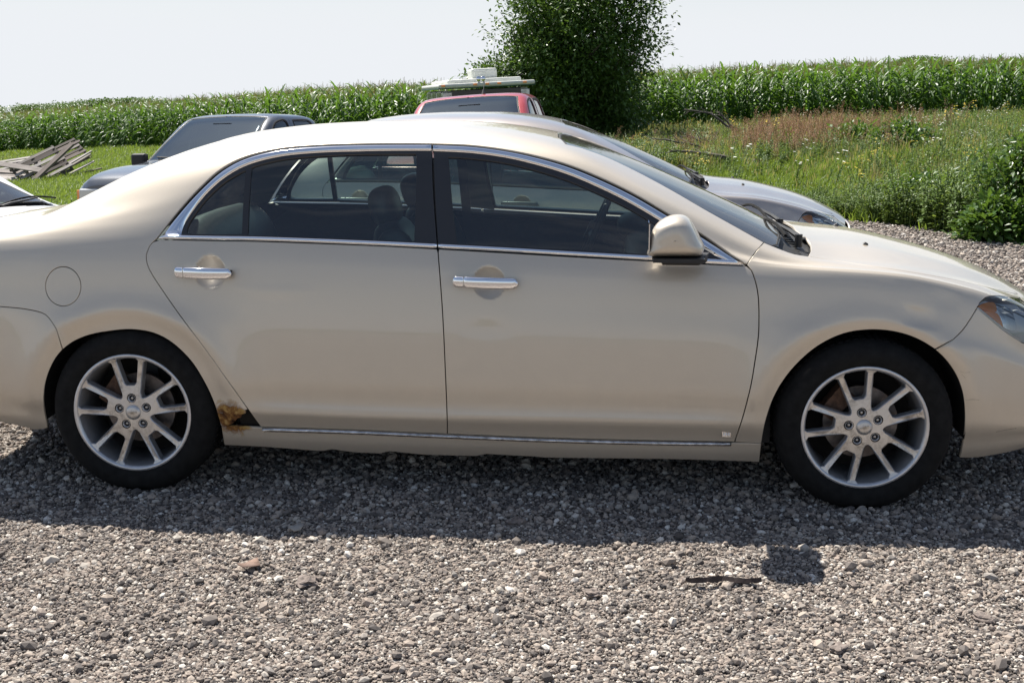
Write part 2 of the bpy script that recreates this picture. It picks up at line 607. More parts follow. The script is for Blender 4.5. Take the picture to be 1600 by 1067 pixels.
        if flange:
            bv = sorted({i for e in bed for i in e})
            inward = {i: np.zeros(3) for i in bv}
            for a, b in bed:
                t = P[b]-P[a]
                w = np.cross(N[a]+N[b], t); nw = np.linalg.norm(w)
                if nw > 1e-12:
                    w /= nw
                    inward[a] += w; inward[b] += w
            top = {}; bot = {}; rnd = {}
            for i in bv:
                w = inward[i]; nw = np.linalg.norm(w); w = w/nw if nw > 1e-9 else w
                # small rolled edge then a return flange
                rnd[i] = len(V); V.append(P[i]-w*0.0012-N[i]*0.0016); NN.append((N[i]*0.6-w*0.8))
                bot[i] = len(V); V.append(P[i]-w*0.0012-N[i]*flange); NN.append(-w)
            for a, b in bed:
                FF.append((b, a, rnd[a], rnd[b])); FF.append((rnd[b], rnd[a], bot[a], bot[b]))
        V = np.array(V); NN = np.array(NN); NN /= np.maximum(np.linalg.norm(NN, axis=1), 1e-9)[:, None]
        if centre:
            n = len(V)
            V2 = V.copy(); V2[:, 1] = 2*s.ymid-V2[:, 1]; N2 = NN.copy(); N2[:, 1] *= -1
            F2 = [tuple(n+i for i in reversed(f)) for f in FF]
            return me_obj(name, np.vstack([V, V2]), FF+F2, mat, parent, normals=np.vstack([NN, N2]))
        o = me_obj(name, V, FF, mat, parent, normals=NN)
        if both:
            V2 = V.copy(); V2[:, 1] = 2*s.ymid-V2[:, 1]; N2 = NN.copy(); N2[:, 1] *= -1
            o2 = me_obj(name, V2, [tuple(reversed(f)) for f in FF], mat, parent, normals=N2)
            return o, o2
        return o
    def ribbon(s, name, A, B, mat, parent, off=0.001, bulge=0.006, n=60, both=True, nc=7):
        """moulding that fills the strip between two surface curves A and B, bulging outward"""
        def res(L):
            L = np.array(L); p = s.pos(L[:, 0], L[:, 1]); d = np.r_[0, np.cumsum(np.linalg.norm(np.diff(p, axis=0), axis=1))]
            t = np.linspace(0, d[-1], n)
            return np.column_stack([np.interp(t, d, L[:, 0]), np.interp(t, d, L[:, 1])])
        a = res(A); b = res(B)
        V = []
        for k in range(nc):
            t = k/(nc-1)
            q = a*(1-t)+b*t
            h = bulge*math.sqrt(max(0, 1-(2*t-1)**2))
            V.append(s.pos(q[:, 0], q[:, 1], off+h-(0.004 if k in (0, nc-1) else 0)))
        V = np.array(V).reshape(-1, 3)
        Fc = [(k*n+i, k*n+i+1, (k+1)*n+i+1, (k+1)*n+i) for k in range(nc-1) for i in range(n-1)]
        c = np.cross(V[Fc[n//2][1]]-V[Fc[n//2][0]], V[Fc[n//2][2]]-V[Fc[n//2][0]])
        if c @ s.nrm0(a[n//2:n//2+1, 0], a[n//2:n//2+1, 1])[0] < 0: Fc = [tuple(reversed(f)) for f in Fc]
        Fc.append(tuple(k*n for k in range(nc))); Fc.append(tuple(k*n+n-1 for k in range(nc)))
        o = me_obj(name, V, Fc, mat, parent, smooth=True)
        if both:
            V2 = V.copy(); V2[:, 1] = 2*s.ymid-V2[:, 1]
            return o, me_obj(name, V2, [tuple(reversed(f)) for f in Fc], mat, parent, smooth=True)
        return o

def dedupe(l):
    out = []
    for p in l:
        if not out or math.hypot(p[0]-out[-1][0], p[1]-out[-1][1]) > 1.5e-3: out.append((float(p[0]), float(p[1])))
    if math.hypot(out[0][0]-out[-1][0], out[0][1]-out[-1][1]) < 1.5e-3: out.pop()
    return out

# ------------------------------------------------------------------ materials used by the vehicles
GOLD = paint('champagne_paint', (0.635, 0.56, 0.455), metal=0.46, rough=0.45, dust=0.30, rust=((0.40, 0.02, 0.305), 0.085))
DARKPL = simple('black_plastic', (0.018, 0.018, 0.019), 0.55, noise=0.3, nscale=60)
GLOSSBLK = simple('pillar_black', (0.022, 0.021, 0.022), 0.32, coat=0.4, coat_rough=0.12)
RUBBER = simple('tyre_rubber', (0.011, 0.011, 0.011), 0.88, noise=0.35, nscale=30, bump=0.15, spec=.22)
GASKET = simple('rubber_seal', (0.012, 0.012, 0.012), 0.7)
CHROME = simple('chrome', (0.86, 0.87, 0.90), 0.07, metal=1.0)
CHROME_W = simple('worn_chrome', (0.55, 0.55, 0.56), 0.25, metal=1.0, noise=0.5, nscale=45)
GREYSCR = simple('bare_scratch', (0.06, 0.055, 0.05), 0.8)
VOID = simple('dark_cavity', (0.012, 0.011, 0.010), 0.95)
LEATHER = simple('charcoal_leather', (0.045, 0.046, 0.05), 0.42, noise=0.2, nscale=40, bump=0.1)
TRIM_GREY = simple('light_grey_trim', (0.26, 0.26, 0.25), 0.8)
TRIM_DARK = simple('dark_trim', (0.022, 0.024, 0.028), 0.55, noise=0.2, nscale=50)
BELT = simple('seat_belt_webbing', (0.035, 0.035, 0.04), 0.8)
ORANGE = simple('amber_lens', (0.95, 0.30, 0.03), 0.2, coat=1.0, coat_rough=0.03)
REFLECT = simple('lamp_reflector', (0.80, 0.82, 0.84), 0.16, metal=1.0)
LAMPGREY = simple('lamp_bezel', (0.80, 0.82, 0.83), 0.35, metal=0.0)
GLASS = car_glass('tinted_glass', (0.74, 0.88, 0.82), dust=.075, ior=1.8)  # dust share also paints in a pale veil like reflected sky
WINDGLASS = car_glass('windscreen_glass', (0.72, 0.84, 0.80), dust=.16, ior=1.75)  # strong dust film also paints in pale glare on the pane
LENS = car_glass('clear_lens', (0.9, 0.93, 0.93))
MIRRORGL = simple('mirror_glass', (0.8, 0.82, 0.84), 0.02, metal=1.0)
def alloy():
    t = NT('corroded_alloy')
    oc = t.coord()
    n = t.noise(38, 8, 0.72, oc, 0.6)
    n2 = t.noise(9, 5, 0.6, oc, 0.3)
    c = t.ramp(n.outputs['Fac'], [(0.30, (0.13, 0.115, 0.10)), (0.45, (0.42, 0.39, 0.35)), (0.56, (0.60, 0.58, 0.55))])
    c2 = t.mix(t.ramp(n2.outputs['Fac'], [(0.42, 0.05), (0.60, 0.9)]), (0.60, 0.59, 0.58), c)
    t.set(color=c2, metal=0.75, rough=t.math('ADD', t.math('MULTIPLY', n.outputs['Fac'], -0.3), 0.52), normal=t.bump(n.outputs['Fac'], 0.25, 0.002))
    return t.m
ALLOY = alloy()
RUSTY = simple('rusty_iron', (0.13, 0.075, 0.05), 0.85, metal=0.2, noise=0.6, nscale=40, bump=0.3)
DISCM = simple('brake_disc', (0.16, 0.14, 0.13), 0.5, metal=0.8, noise=0.5, nscale=25)

# ------------------------------------------------------------------ the sedan surface
YM = 0.89
VK = [0, .05, .10, .15, .18, .215, .31, .47, .64, .76, .84, 1.04, 1.26, 1.33, 1.45, 1.62, 1.94]
XK = [-1.08, -1.0, -.9, -.75, -.6, -.45, -.3, -.1, .1, .3, .45, .6, .9, 1.2, 1.4, 1.6, 1.75, 1.9, 2.07, 2.24, 2.40, 2.5, 2.6, 2.75, 2.95, 3.2, 3.4, 3.55, 3.70, 3.80]
def tab(t):
    k = sorted(t); return lambda x: float(pchip(k, [t[q] for q in k], np.array([x]))[0])
y0 = tab({-1.08: .62, -1.04: .30, -1.0: .20, -.9: .11, -.75: .055, -.6: .03, -.45: .015, -.3: 0.004, 0: 0, 2.7: 0, 2.9: .004, 3.05: .014, 3.2: .035, 3.4: .09, 3.55: .165, 3.70: .33, 3.76: .45, 3.80: .66})
zroc = tab({-1.08: .33, -.9: .25, -.6: .24, -.35: .20, .3: .168, 1.2: .150, 2.4: .150, 3.2: .165, 3.5: .19, 3.8: .26})
zcre = tab({-1.08: .74, -1.0: .86, -.9: .90, -.6: .925, .1: .931, .6: .925, 1.0: .915, 1.5: .902, 2.0: .885, 2.4: .872, 2.6: .866, 2.75: .862, 2.95: .848, 3.2: .80, 3.4: .735, 3.55: .66, 3.7: .56, 3.8: .46})
Bt = (tab({-1.08: .12, -.6: .085, -.3: .085, .13: .085, 1.2: .085, 1.75: .085, 2.39: .085, 2.6: .080, 2.95: .074, 3.4: .085, 3.8: .12}),
      tab({-1.08: .80, -1.0: .92, -.9: .955, -.6: .985, -.3: 1.0, .13: 1.014, .5: 1.013, 1.2: .983, 1.75: .957, 2.1: .944, 2.39: .930, 2.6: .915, 2.75: .908, 2.95: .893, 3.2: .842, 3.4: .775, 3.55: .70, 3.7: .60, 3.8: .48}))
RL = (tab({-1.08: .16, -1.: .16, -.6: .165, -.3: .175, -.1: .19, .1: .20, .3: .205, .45: .22, .6: .24, .89: .255, 1.18: .26, 1.39: .26, 1.57: .25, 1.745: .235, 1.894: .21, 2.07: .175, 2.24: .15, 2.4: .13, 2.5: .125, 2.6: .125, 2.95: .12, 3.4: .125, 3.8: .16}),
      tab({-1.08: .82, -1.: .955, -.9: .985, -.6: 1.02, -.45: 1.045, -.3: 1.08, -.1: 1.13, .1: 1.185, .3: 1.25, .45: 1.315, .6: 1.346, .89: 1.363, 1.18: 1.366, 1.39: 1.354, 1.57: 1.325, 1.745: 1.277, 1.894: 1.216, 2.07: 1.129, 2.24: 1.03, 2.4: .955, 2.5: .935, 2.6: .925, 2.75: .917, 2.95: .902, 3.2: .852, 3.4: .785, 3.55: .71, 3.7: .61, 3.8: .49}))
CN = tab({-1.08: .84, -1.0: .98, -.9: 1.01, -.75: 1.035, -.6: 1.055, -.45: 1.085, -.3: 1.16, -.1: 1.262, .1: 1.345, .3: 1.392, .45: 1.413, .6: 1.427, .9: 1.438, 1.2: 1.438, 1.4: 1.426, 1.6: 1.397, 1.75: 1.357, 1.9: 1.305, 2.07: 1.24, 2.24: 1.168, 2.4: 1.098, 2.5: 1.053, 2.6: 1.007, 2.75: .978, 2.95: .958, 3.2: .908, 3.4: .85, 3.55: .785, 3.7: .69, 3.8: .52})
U11 = (tab({-1.08: .3, -.6: .32, -.45: .33, -.3: .35, -.1: .38, .1: .40, .45: .41, 1.2: .42, 1.5: .41, 1.6: .40, 1.75: .355, 1.9: .325, 2.07: .285, 2.24: .25, 2.4: .217, 2.5: .205, 2.6: .205, 2.75: .24, 2.95: .25, 3.4: .26, 3.8: .3}),
       tab({-1.08: .83, -1.0: .97, -.9: 1.0, -.75: 1.022, -.6: 1.042, -.45: 1.072, -.3: 1.14, -.1: 1.236, .1: 1.312, .3: 1.366, .45: 1.391, .6: 1.404, .9: 1.415, 1.2: 1.416, 1.4: 1.404, 1.6: 1.374, 1.75: 1.332, 1.9: 1.268, 2.07: 1.185, 2.24: 1.10, 2.4: 1.02, 2.5: .980, 2.6: .950, 2.75: .930, 2.95: .915, 3.2: .867, 3.4: .803, 3.55: .73, 3.7: .63, 3.8: .50}))
def sstep0(a, b, x):
    t = min(1, max(0, (x-a)/(b-a))); return t*t*(3-2*t)
secs = []
for x in XK:
    o = y0(x); zr = zroc(x); zc = zcre(x); zb = Bt[1](x)
    yb = o+Bt[0](x)
    ld = float(sstep0(.30, .60, x)*(1-sstep0(2.30, 2.55, x)))
    lo = [.082, .052, .040, .018, .012-.010*ld, .009+.004*ld, .003, .008]
    # squeeze heights when the body is shallow (ends)
    top = zc-.12
    zz = [zr, zr+.05, zr+.10, zr+.15, zr+.18, zr+.215, zr+.31, zr+.47]
    if zz[-1] > top-.06:
        k = (top-.06-zr)/.47
        zz = [zr+(q-zr)*k for q in zz]
    row = [(o+a, z) for a, z in zip(lo, zz)]+[(o+.028, zc-.12), (o+.050, zc-.004), (yb, zb)]
    yr, z9 = o+RL[0](x), RL[1](x)
    y11, z11 = o+U11[0](x), U11[1](x)
    row.append(((yb+yr)/2-0.006, (zb+z9)/2+0.004))
    row.append((yr, z9))
    t = .38
    bul = 0.012 if .3 < x < 2.2 else 0.004
    row.append((yr+(y11-yr)*t-bul*.5, z9+(z11-z9)*(t+.20)))
    row.append((y11, z11))
    zc_ = CN(x)
    row.append((y11+(YM-y11)*.42, z11+(zc_-z11)*.72))
    row.append((YM, zc_))
    row = [(min(a, YM-0.01*(16-i)/16 if i < 16 else YM), b) for i, (a, b) in enumerate(row)]
    secs.append(row)
WHX = 2.852
def flare(X, V, P):
    for xc in (0.0, WHX):
        dx = X[:, None]-xc
        z = P[:, :, 1]
        r = np.hypot(dx, z-.325)
        ang = np.arctan2(z-.325, dx)
        w = np.clip((np.sin(ang)+.35)/.6, 0, 1)
        sd = np.clip((0.82-z)/.12, 0, 1)
        P[:, :, 0] -= (0.017*np.exp(-((r-.425)/.040)**2)*np.where(r < .425, 1, 1)+0.010*np.exp(-((r-.47)/.09)**2))*w*sd
        P[:, :, 0] += 0.006*np.clip((.405-r)/.03, 0, 1)*w*sd
    return P
xs = np.concatenate([np.linspace(-1.08, -.9, 19)[:-1], np.linspace(-.9, 3.5, 441)[:-1], np.linspace(3.5, 3.8, 38)])
SED = Loft(xs, VK, secs, XK, YM, nv=196, smooth=(10, 3), extra=flare)
VC = VK[-1]

def wheel(parent, c, side, rot, mats, rt_=0.333, rr=.236, w=.225, style='alloy'):
    """side: -1 outer face towards -Y, +1 outer face towards +Y"""
    root = link(bpy.data.objects.new('wheel', None)); root.parent = parent
    root.location = c
    if side > 0: root.rotation_euler = (0, 0, math.pi)
    root.empty_display_size = .1
    prof = [(rr-.012, .030), (rr+.002, .004), (rr+.012, -.003), (rr+.035, -.010), (rr+.062, -.008), (rt_-.020, .006), (rt_-.006, .022), (rt_, .045),
            (rt_, w-.045), (rt_-.008, w-.02), (rt_-.03, w-.003), (rr+.03, w+.006), (rr-.012, w-.02)]
    m = MB(); m.lathe(prof, 72)
    # tread grooves as raised blocks round the crown
    for k in range(72):
        a = 2*math.pi*(k+.5)/72
        Mx = Matrix.Rotation(-a, 3, 'Y')
        for hh in (.062, .112, .162):
            p = Mx @ Vector((rt_-.0015, hh, 0))
            m.box(tuple(p), (.008, .034, .020), Mx)
    ty = m.build('tyre', mats['rubber'], root, smooth=True)
    m = MB()
    m.lathe([(rr-.004, .028), (rr+.004, .004), (rr+.002, -.001), (rr-.010, .002), (rr-.014, .010), (rr-.022, .05), (rr-.030, w-.03), (rr-.005, w-.015)], 72)
    rim = m.build('rim', mats['rim'], root, smooth=True)
    if style == 'alloy':
        # spoke face: flat plate with ten openings
        def P2(r, a): return (r*math.cos(a), r*math.sin(a))
        outer = [P2(rr-.0085, 2*math.pi*k/90) for k in range(90)]
        loops = [outer]
        for k in range(5):
            ax = rot+2*math.pi*k/5
            def loc(r, t, ax=ax): return (r*math.cos(ax)-t*math.sin(ax), r*math.sin(ax)+t*math.cos(ax))
            # narrow slot inside a spoke pair
            ro = rr-.0115
            wo, wi = .0495, .0275
            lp = [loc(.112, -wi+.006), (loc(.108, -wi+.011)), loc(.108, wi-.011), loc(.112, wi-.006), loc(.120, wi)]
            lp += [loc(math.sqrt(ro**2-wo**2)-.010, wo-.003)]
            for q in range(7):
                t = wo*(1-2*(q+.5)/7)*.92
                lp.append(loc(math.sqrt(ro*ro-t*t), t))
            lp += [loc(math.sqrt(ro**2-wo**2)-.010, -wo+.003), loc(.120, -wi)]
            loops.append(lp)
            ax2 = ax+math.pi/5
            def loc2(r, t, ax=ax2): return (r*math.cos(ax)-t*math.sin(ax), r*math.sin(ax)+t*math.cos(ax))
            wo = .071
            lp = [loc2(.072, -.007), loc2(.069, 0), loc2(.072, .007), loc2(.082, .0155)]
            lp += [loc2(math.sqrt(ro**2-wo**2)-.012, wo-.004)]
            for q in range(9):
                t = wo*(1-2*(q+.5)/9)*.94
                lp.append(loc2(math.sqrt(ro*ro-t*t), t))
            lp += [loc2(math.sqrt(ro**2-wo**2)-.012, -wo+.004), loc2(.082, -.0155)]
            loops.append(lp)
            loops.append([(loc(.057, 0)[0]+.0150*math.cos(2*math.pi*q/14), loc(.057, 0)[1]+.0150*math.sin(2*math.pi*q/14)) for q in range(14)])
        verts = []; edges = []
        for l in loops:
            b = len(verts); verts += [Vector(p) for p in l]; edges += [(b+i, b+(i+1) % len(l)) for i in range(len(l))]
        for rr_ in (.03, .045, .075, .1, .13, .16, .19):
            for q in range(40):
                verts.append(Vector(P2(rr_, 2*math.pi*(q+.37)/40)))
        cv, ce, cf, *_ = geometry.delaunay_2d_cdt(verts, edges, [], 0, 1e-6)
        cv = np.array([tuple(p) for p in cv]); cf = [tuple(f) for f in cf if len(f) == 3]
        cen = np.array([cv[list(f)].mean(0) for f in cf])
        k = np.hypot(cen[:, 0], cen[:, 1]) < rr-.0083
        for l in loops[1:]: k &= ~in_poly(cen, l)
        cf = [f for f, q in zip(cf, k) if q]
        used = sorted({i for f in cf for i in f}); mp_ = {o: i for i, o in enumerate(used)}
        cv = cv[used]; cf = [tuple(mp_[i] for i in f) for f in cf]
        def depth(r): return np.interp(r, [0, .05, .09, .15, .20, rr-.0085], [.012, .012, .014, .018, .014, .005])
        d = depth(np.hypot(cv[:, 0], cv[:, 1]))
        V = [(p[0], dd, p[1]) for p, dd in zip(cv, d)]
        # face must point to -Y
        F0 = []
        for f in cf:
            a, b, c3 = (cv[i] for i in f)
            ar = (b[0]-a[0])*(c3[1]-a[1])-(b[1]-a[1])*(c3[0]-a[0])
            F0.append(f if ar > 0 else (f[0], f[2], f[1]))
        cnt = {}
        for f in F0:
            for q in range(3): cnt[(f[q], f[(q+1) % 3])] = 1
        bed = [e for e in cnt if (e[1], e[0]) not in cnt]
        bv = sorted({i for e in bed for i in e})
        inn = {i: np.zeros(2) for i in bv}
        for a, b in bed:
            t = cv[b]-cv[a]; w2 = np.array([-t[1], t[0]]); w2 /= max(np.hypot(*w2), 1e-9)
            inn[a] += w2; inn[b] += w2
        ch = {}; bt = {}
        for i in bv:
            w2 = inn[i]/max(np.hypot(*inn[i]), 1e-9)
            ch[i] = len(V); V.append((cv[i][0]-w2[0]*.003, d[i]+.004, cv[i][1]-w2[1]*.003))
            bt[i] = len(V); V.append((cv[i][0]-w2[0]*.0045, d[i]+.036, cv[i][1]-w2[1]*.0045))
        FF = list(F0); mi = [0]*len(F0)
        for a, b in bed:
            FF.append((b, a, ch[a], ch[b])); FF.append((ch[b], ch[a], bt[a], bt[b])); mi += [1, 1]
        sp = me_obj('spokes', V, FF, [mats['face'], mats['rim']], root, midx=mi)
        # lug nuts in their wells
        for k in range(5):
            a = rot+2*math.pi*k/5
            m = MB()
            cx, cz = .057*math.cos(a), .057*math.sin(a)
            m.lathe([(.0205, .0135), (.0165, .011), (.0150, .014), (.0145, .045), (.0, .045)], 14, c=(cx, 0, cz), m=0)
            m.lathe([(.0, .016), (.0045, .017), (.0080, .021), (.0098, .024), (.0098, .044)], 6, c=(cx, 0, cz), m=1)
            m.build('lug_nut', [mats['well'], mats['nut']], root)
        m = MB(); m.lathe([(.0, .0035), (.018, .005), (.029, .008), (.031, .013)], 30)
        cap = m.build('centre_cap', mats['face'], root, smooth=True)
        m = MB()
        for (w_, h_) in ((.034, .007), (.013, .013)): m.box((0, .0025, 0), (w_, .004, h_), Matrix.Rotation(rot-1.5, 3, 'Y').transposed())
        m.build('emblem', mats['nut'], cap)
    else:
        m = MB(); m.lathe([(0, .03), (.05, .028), (.08, .05), (.12, .06), (rr-.05, .05), (rr-.02, .035)], 40)
        for k in range(8):
            a = 2*math.pi*k/8
            Mx = Matrix.Rotation(-a, 3, 'Y'); p = Mx @ Vector((rr*.62, .045, 0))
            m.box(tuple(p), (rr*.5, .02, .03), Mx)
        m.build('hub_cover', mats['face'], root, smooth=True)
    m = MB(); m.lathe([(.03, .085), (.075, .080), (.078, .095), (.142, .095), (.142, .118), (.03, .118)], 40)
    m.build('brake_disc', mats['disc'], root)
    m = MB(); m.box((-.095, .105, .075), (.07, .07, .13), Matrix.Rotation(.65, 3, 'Y')); m.build('brake_caliper', mats['cal'], root)
    m = MB(); m.lathe([(.0, .19), (rr-.02, .19)], 30); m.build('inner_plate', mats['well'], root)
    return root
WM = dict(rubber=RUBBER, rim=simple('silver_rim_paint', (0.55, 0.56, 0.58), 0.34, metal=0.7, noise=0.12, nscale=25), face=ALLOY, well=VOID,
          nut=simple('nut_steel', (0.42, 0.41, 0.40), 0.3, metal=1.0), disc=DISCM, cal=RUSTY)

# ------------------------------------------------------------------ sedan outlines
S = SED
def lerp2(a, b, n):
    return [(a[0]+(b[0]-a[0])*i/n, a[1]+(b[1]-a[1])*i/n) for i in range(n)]
def pchain(pts, step=.03):
    out = []
    for a, b in zip(pts[:-1], pts[1:]):
        n = max(1, int(math.hypot(a[0]-b[0], a[1]-b[1])/step)); out += lerp2(a, b, n)
    return out+[pts[-1]]
rail_o = S.curve([(245, 372), (262, 350), (285, 322), (312, 293), (345, 264), (385, 244), (440, 231.5), (500, 226.5), (560, 224.5), (620, 224), (675, 224.5), (735, 227), (790, 234), (840, 244), (890, 258), (940, 278), (990, 302), (1040, 331), (1090, 361), (1135, 391), (1166, 412.5)])
rail_c0 = S.curve([(252, 370), (267, 350), (290, 323), (317, 295), (348, 267.5), (388, 247), (441, 234.5), (500, 229.5), (560, 227.5), (620, 227), (674, 227)])
rail_c1 = S.curve([(677, 227.5), (735, 230), (790, 237), (840, 247.5), (890, 262), (938, 281.5), (988, 305.5), (1037, 334), (1086, 364), (1131, 394), (1158, 411)])
rail_i0 = S.curve([(283, 367), (287, 352), (303, 327), (325, 300), (353, 276), (389, 257), (441, 244), (500, 238.5), (560, 236.5), (620, 235.5), (674, 235.5)])
rail_i1 = S.curve([(677, 236), (735, 239), (788, 246), (836, 257), (884, 271.5), (931, 291), (980, 315), (1028, 343), (1076, 373), (1112, 396), (1140, 411)])
seam_c = S.curve([(243, 373), (233, 385), (228.5, 397), (229.5, 412), (238, 430), (262, 466), (290, 505), (325, 552), (352, 590), (375, 622), (392, 646), (407, 667)])
seam_b = S.curve([(676, 226), (677.5, 260), (679, 300), (681.5, 345), (684, 388), (688, 440), (691.5, 490), (694.5, 550), (697, 610), (698.5, 650), (699, 678)])
seam_a = S.curve([(1167, 413), (1174, 422), (1180, 438), (1184.5, 460), (1186, 490), (1185, 525), (1180, 562), (1172.5, 605), (1161, 650), (1148, 690.5)])
door_bot = S.curve([(407, 667), (550, 671.5), (699, 678), (850, 684), (1000, 688), (1148, 690.5)], 14)
rock_top = S.curve([(345, 665.5), (407, 668), (550, 672.5), (699, 679), (850, 685), (1000, 689), (1148, 692), (1190, 693)], 14)
rock_bot = S.curve([(1187, 722), (1100, 719), (1000, 717), (850, 716), (700, 714.5), (550, 709), (420, 699), (350, 695.5)], 14)
arch_r = S.curve([(345, 665.5), (334, 628), (318, 594), (298, 563), (270, 536), (240, 520), (205, 514.5), (172, 517), (140, 523), (112, 535), (92, 553), (78, 577), (70, 605), (69, 635), (75, 669)])
arch_f = S.curve([(1190, 693), (1196, 660), (1208, 624), (1226, 592), (1252, 562), (1284, 537), (1320, 521), (1358, 515.5), (1395, 518), (1430, 528), (1461, 546.5), (1485, 572), (1501, 604), (1507, 640), (1506, 680), (1499, 719)])
k_seam = min(range(len(arch_r)), key=lambda i: abs(arch_r[i][0]-S.px(99, 547)[0]) + (0 if i > len(arch_r)//2 else 9))
arch_r_up, arch_r_dn = arch_r[:k_seam+1], arch_r[k_seam:]
k_f = min(range(len(arch_f)), key=lambda i: abs(arch_f[i][0]-S.px(1461, 546.5)[0])+(0 if i > len(arch_f)//2 else 9))
arch_f_up, arch_f_dn = arch_f[:k_f+1], arch_f[k_f:]
rb_seam = [arch_r[k_seam]]+S.curve([(88, 514), (76, 496), (64, 488), (35, 482), (2, 479)])
fb_seam = [arch_f[k_f]]+S.curve([(1490, 530), (1505, 515), (1518, 496), (1527, 481)])
apil_in = S.curve([(909, 232), (950, 247), (1000, 271), (1050, 298), (1100, 327), (1150, 355), (1193, 379)])
f_top = S.curve([(1193, 379), (1215, 388), (1240, 397), (1262, 400.5)])
hood_seam = S.curve([(1262, 400.5), (1330, 411), (1400, 421.5), (1480, 435), (1545, 449.5), (1594, 461)])
hl_top = S.curve([(1527, 481), (1532, 472), (1541, 464), (1556, 461.5), (1594, 465.5)])
hl_bot = S.curve([(1527, 481), (1550, 501), (1572, 519), (1597, 535)])
hx, hv = hood_seam[-1]
lx, lv = hl_top[-1]; bx_, bv_ = hl_bot[-1]
fuel = [S.px(98.5+27.5*math.cos(a), 447.5+30.5*math.sin(a)) for a in np.linspace(0, 2*math.pi, 49)[:-1]]
ws_c, cowl_c = 1.645, 2.60
hood_rear = [hood_seam[0]]+S.curve([(1267, 391), (1266, 381), (1258, 370)])+pchain([(2.672, 1.66), (2.668, 1.80), (2.672, VC)])[0:]
bl_edge = pchain([(-.44, VC), (-.435, 1.70), (-.42, 1.54), (-.37, 1.475), (-.25, 1.462), (0.0, 1.47), (.18, 1.49), (.25, 1.53), (.285, 1.66), (.30, VC)])
tr_rear = [(-1.0, 1.40), (-1.0, VC)]
trunk_seam = pchain([(-1.02, 1.36), (-.9, 1.36), (-.7, 1.37), (-.53, 1.40), (-.475, 1.46), (-.47, 1.60), (-.47, VC)])
ragged = [S.px(*p) for p in [(387, 640), (383, 641), (384.5, 646), (378, 648), (377, 652.5), (371, 654), (368, 658), (362, 656.5), (365, 661), (357, 664.5), (356, 666.3)]]
ic = min(range(len(seam_c)), key=lambda i: abs(seam_c[i][1]-ragged[0][1]))
seam_c_top = seam_c[:ic]
DA = (.329+.012, .66)      # unused markers

# door handle recesses and fender damage are dents of the surface itself
for (px, py) in ((328, 426), (764, 441)):
    x, v = S.px(px, py)
    S.dents.append((x, v, .062, .064, .026, .8))
for (px, py, a, b, d) in ((1437, 500, .09, .05, .010), (1480, 470, .07, .05, .006), (430, 455, .20, .03, -.0012), (760, 515, .12, .05, .002), (1400, 460, .12, .06, -.003), (1500, 585, .05, .06, .004)):
    x, v = S.px(px, py); S.dents.append((x, v, a, b, d, 1.6))

def seat(parent, x, y, w, mat, bench=False):
    """seat facing +X: cushion, leaning back with side bolsters, head restraint(s)"""
    if not bench:
        root = link(bpy.data.objects.new('front_seat', None)); root.parent = parent
    else:
        root = link(bpy.data.objects.new('rear_seat', None)); root.parent = parent
    pill('cushion', mat, root, (x, y, .46), (.52, w, .20), 3.2)
    Mx = Matrix.Rotation(R(-17), 3, 'Y')
    pill('backrest', mat, root, (x-.33, y, .75), (.17, w, .62), 3.4, M=Mx)
    if not bench:
        for s in (-1, 1): pill('bolster', mat, root, (x-.30, y+s*w*.42, .76), (.20, .09, .56), 2.6, M=Mx)
        pill('head_restraint', mat, root, (x-.435, y, 1.10), (.12, .26, .17), 2.7, M=Mx)
        m = MB()
        for s in (-.06, .06): m.tube([(x-.41, y+s, 1.0), (x-.435, y+s, 1.06)], .006)
        m.build('restraint_post', CHROME, root)
    else:
        for s in (-.42, .42):
            pill('head_restraint', mat, root, (x-.47, y+s, 1.13), (.12, .25, .14), 2.7, M=Mx)
    return root

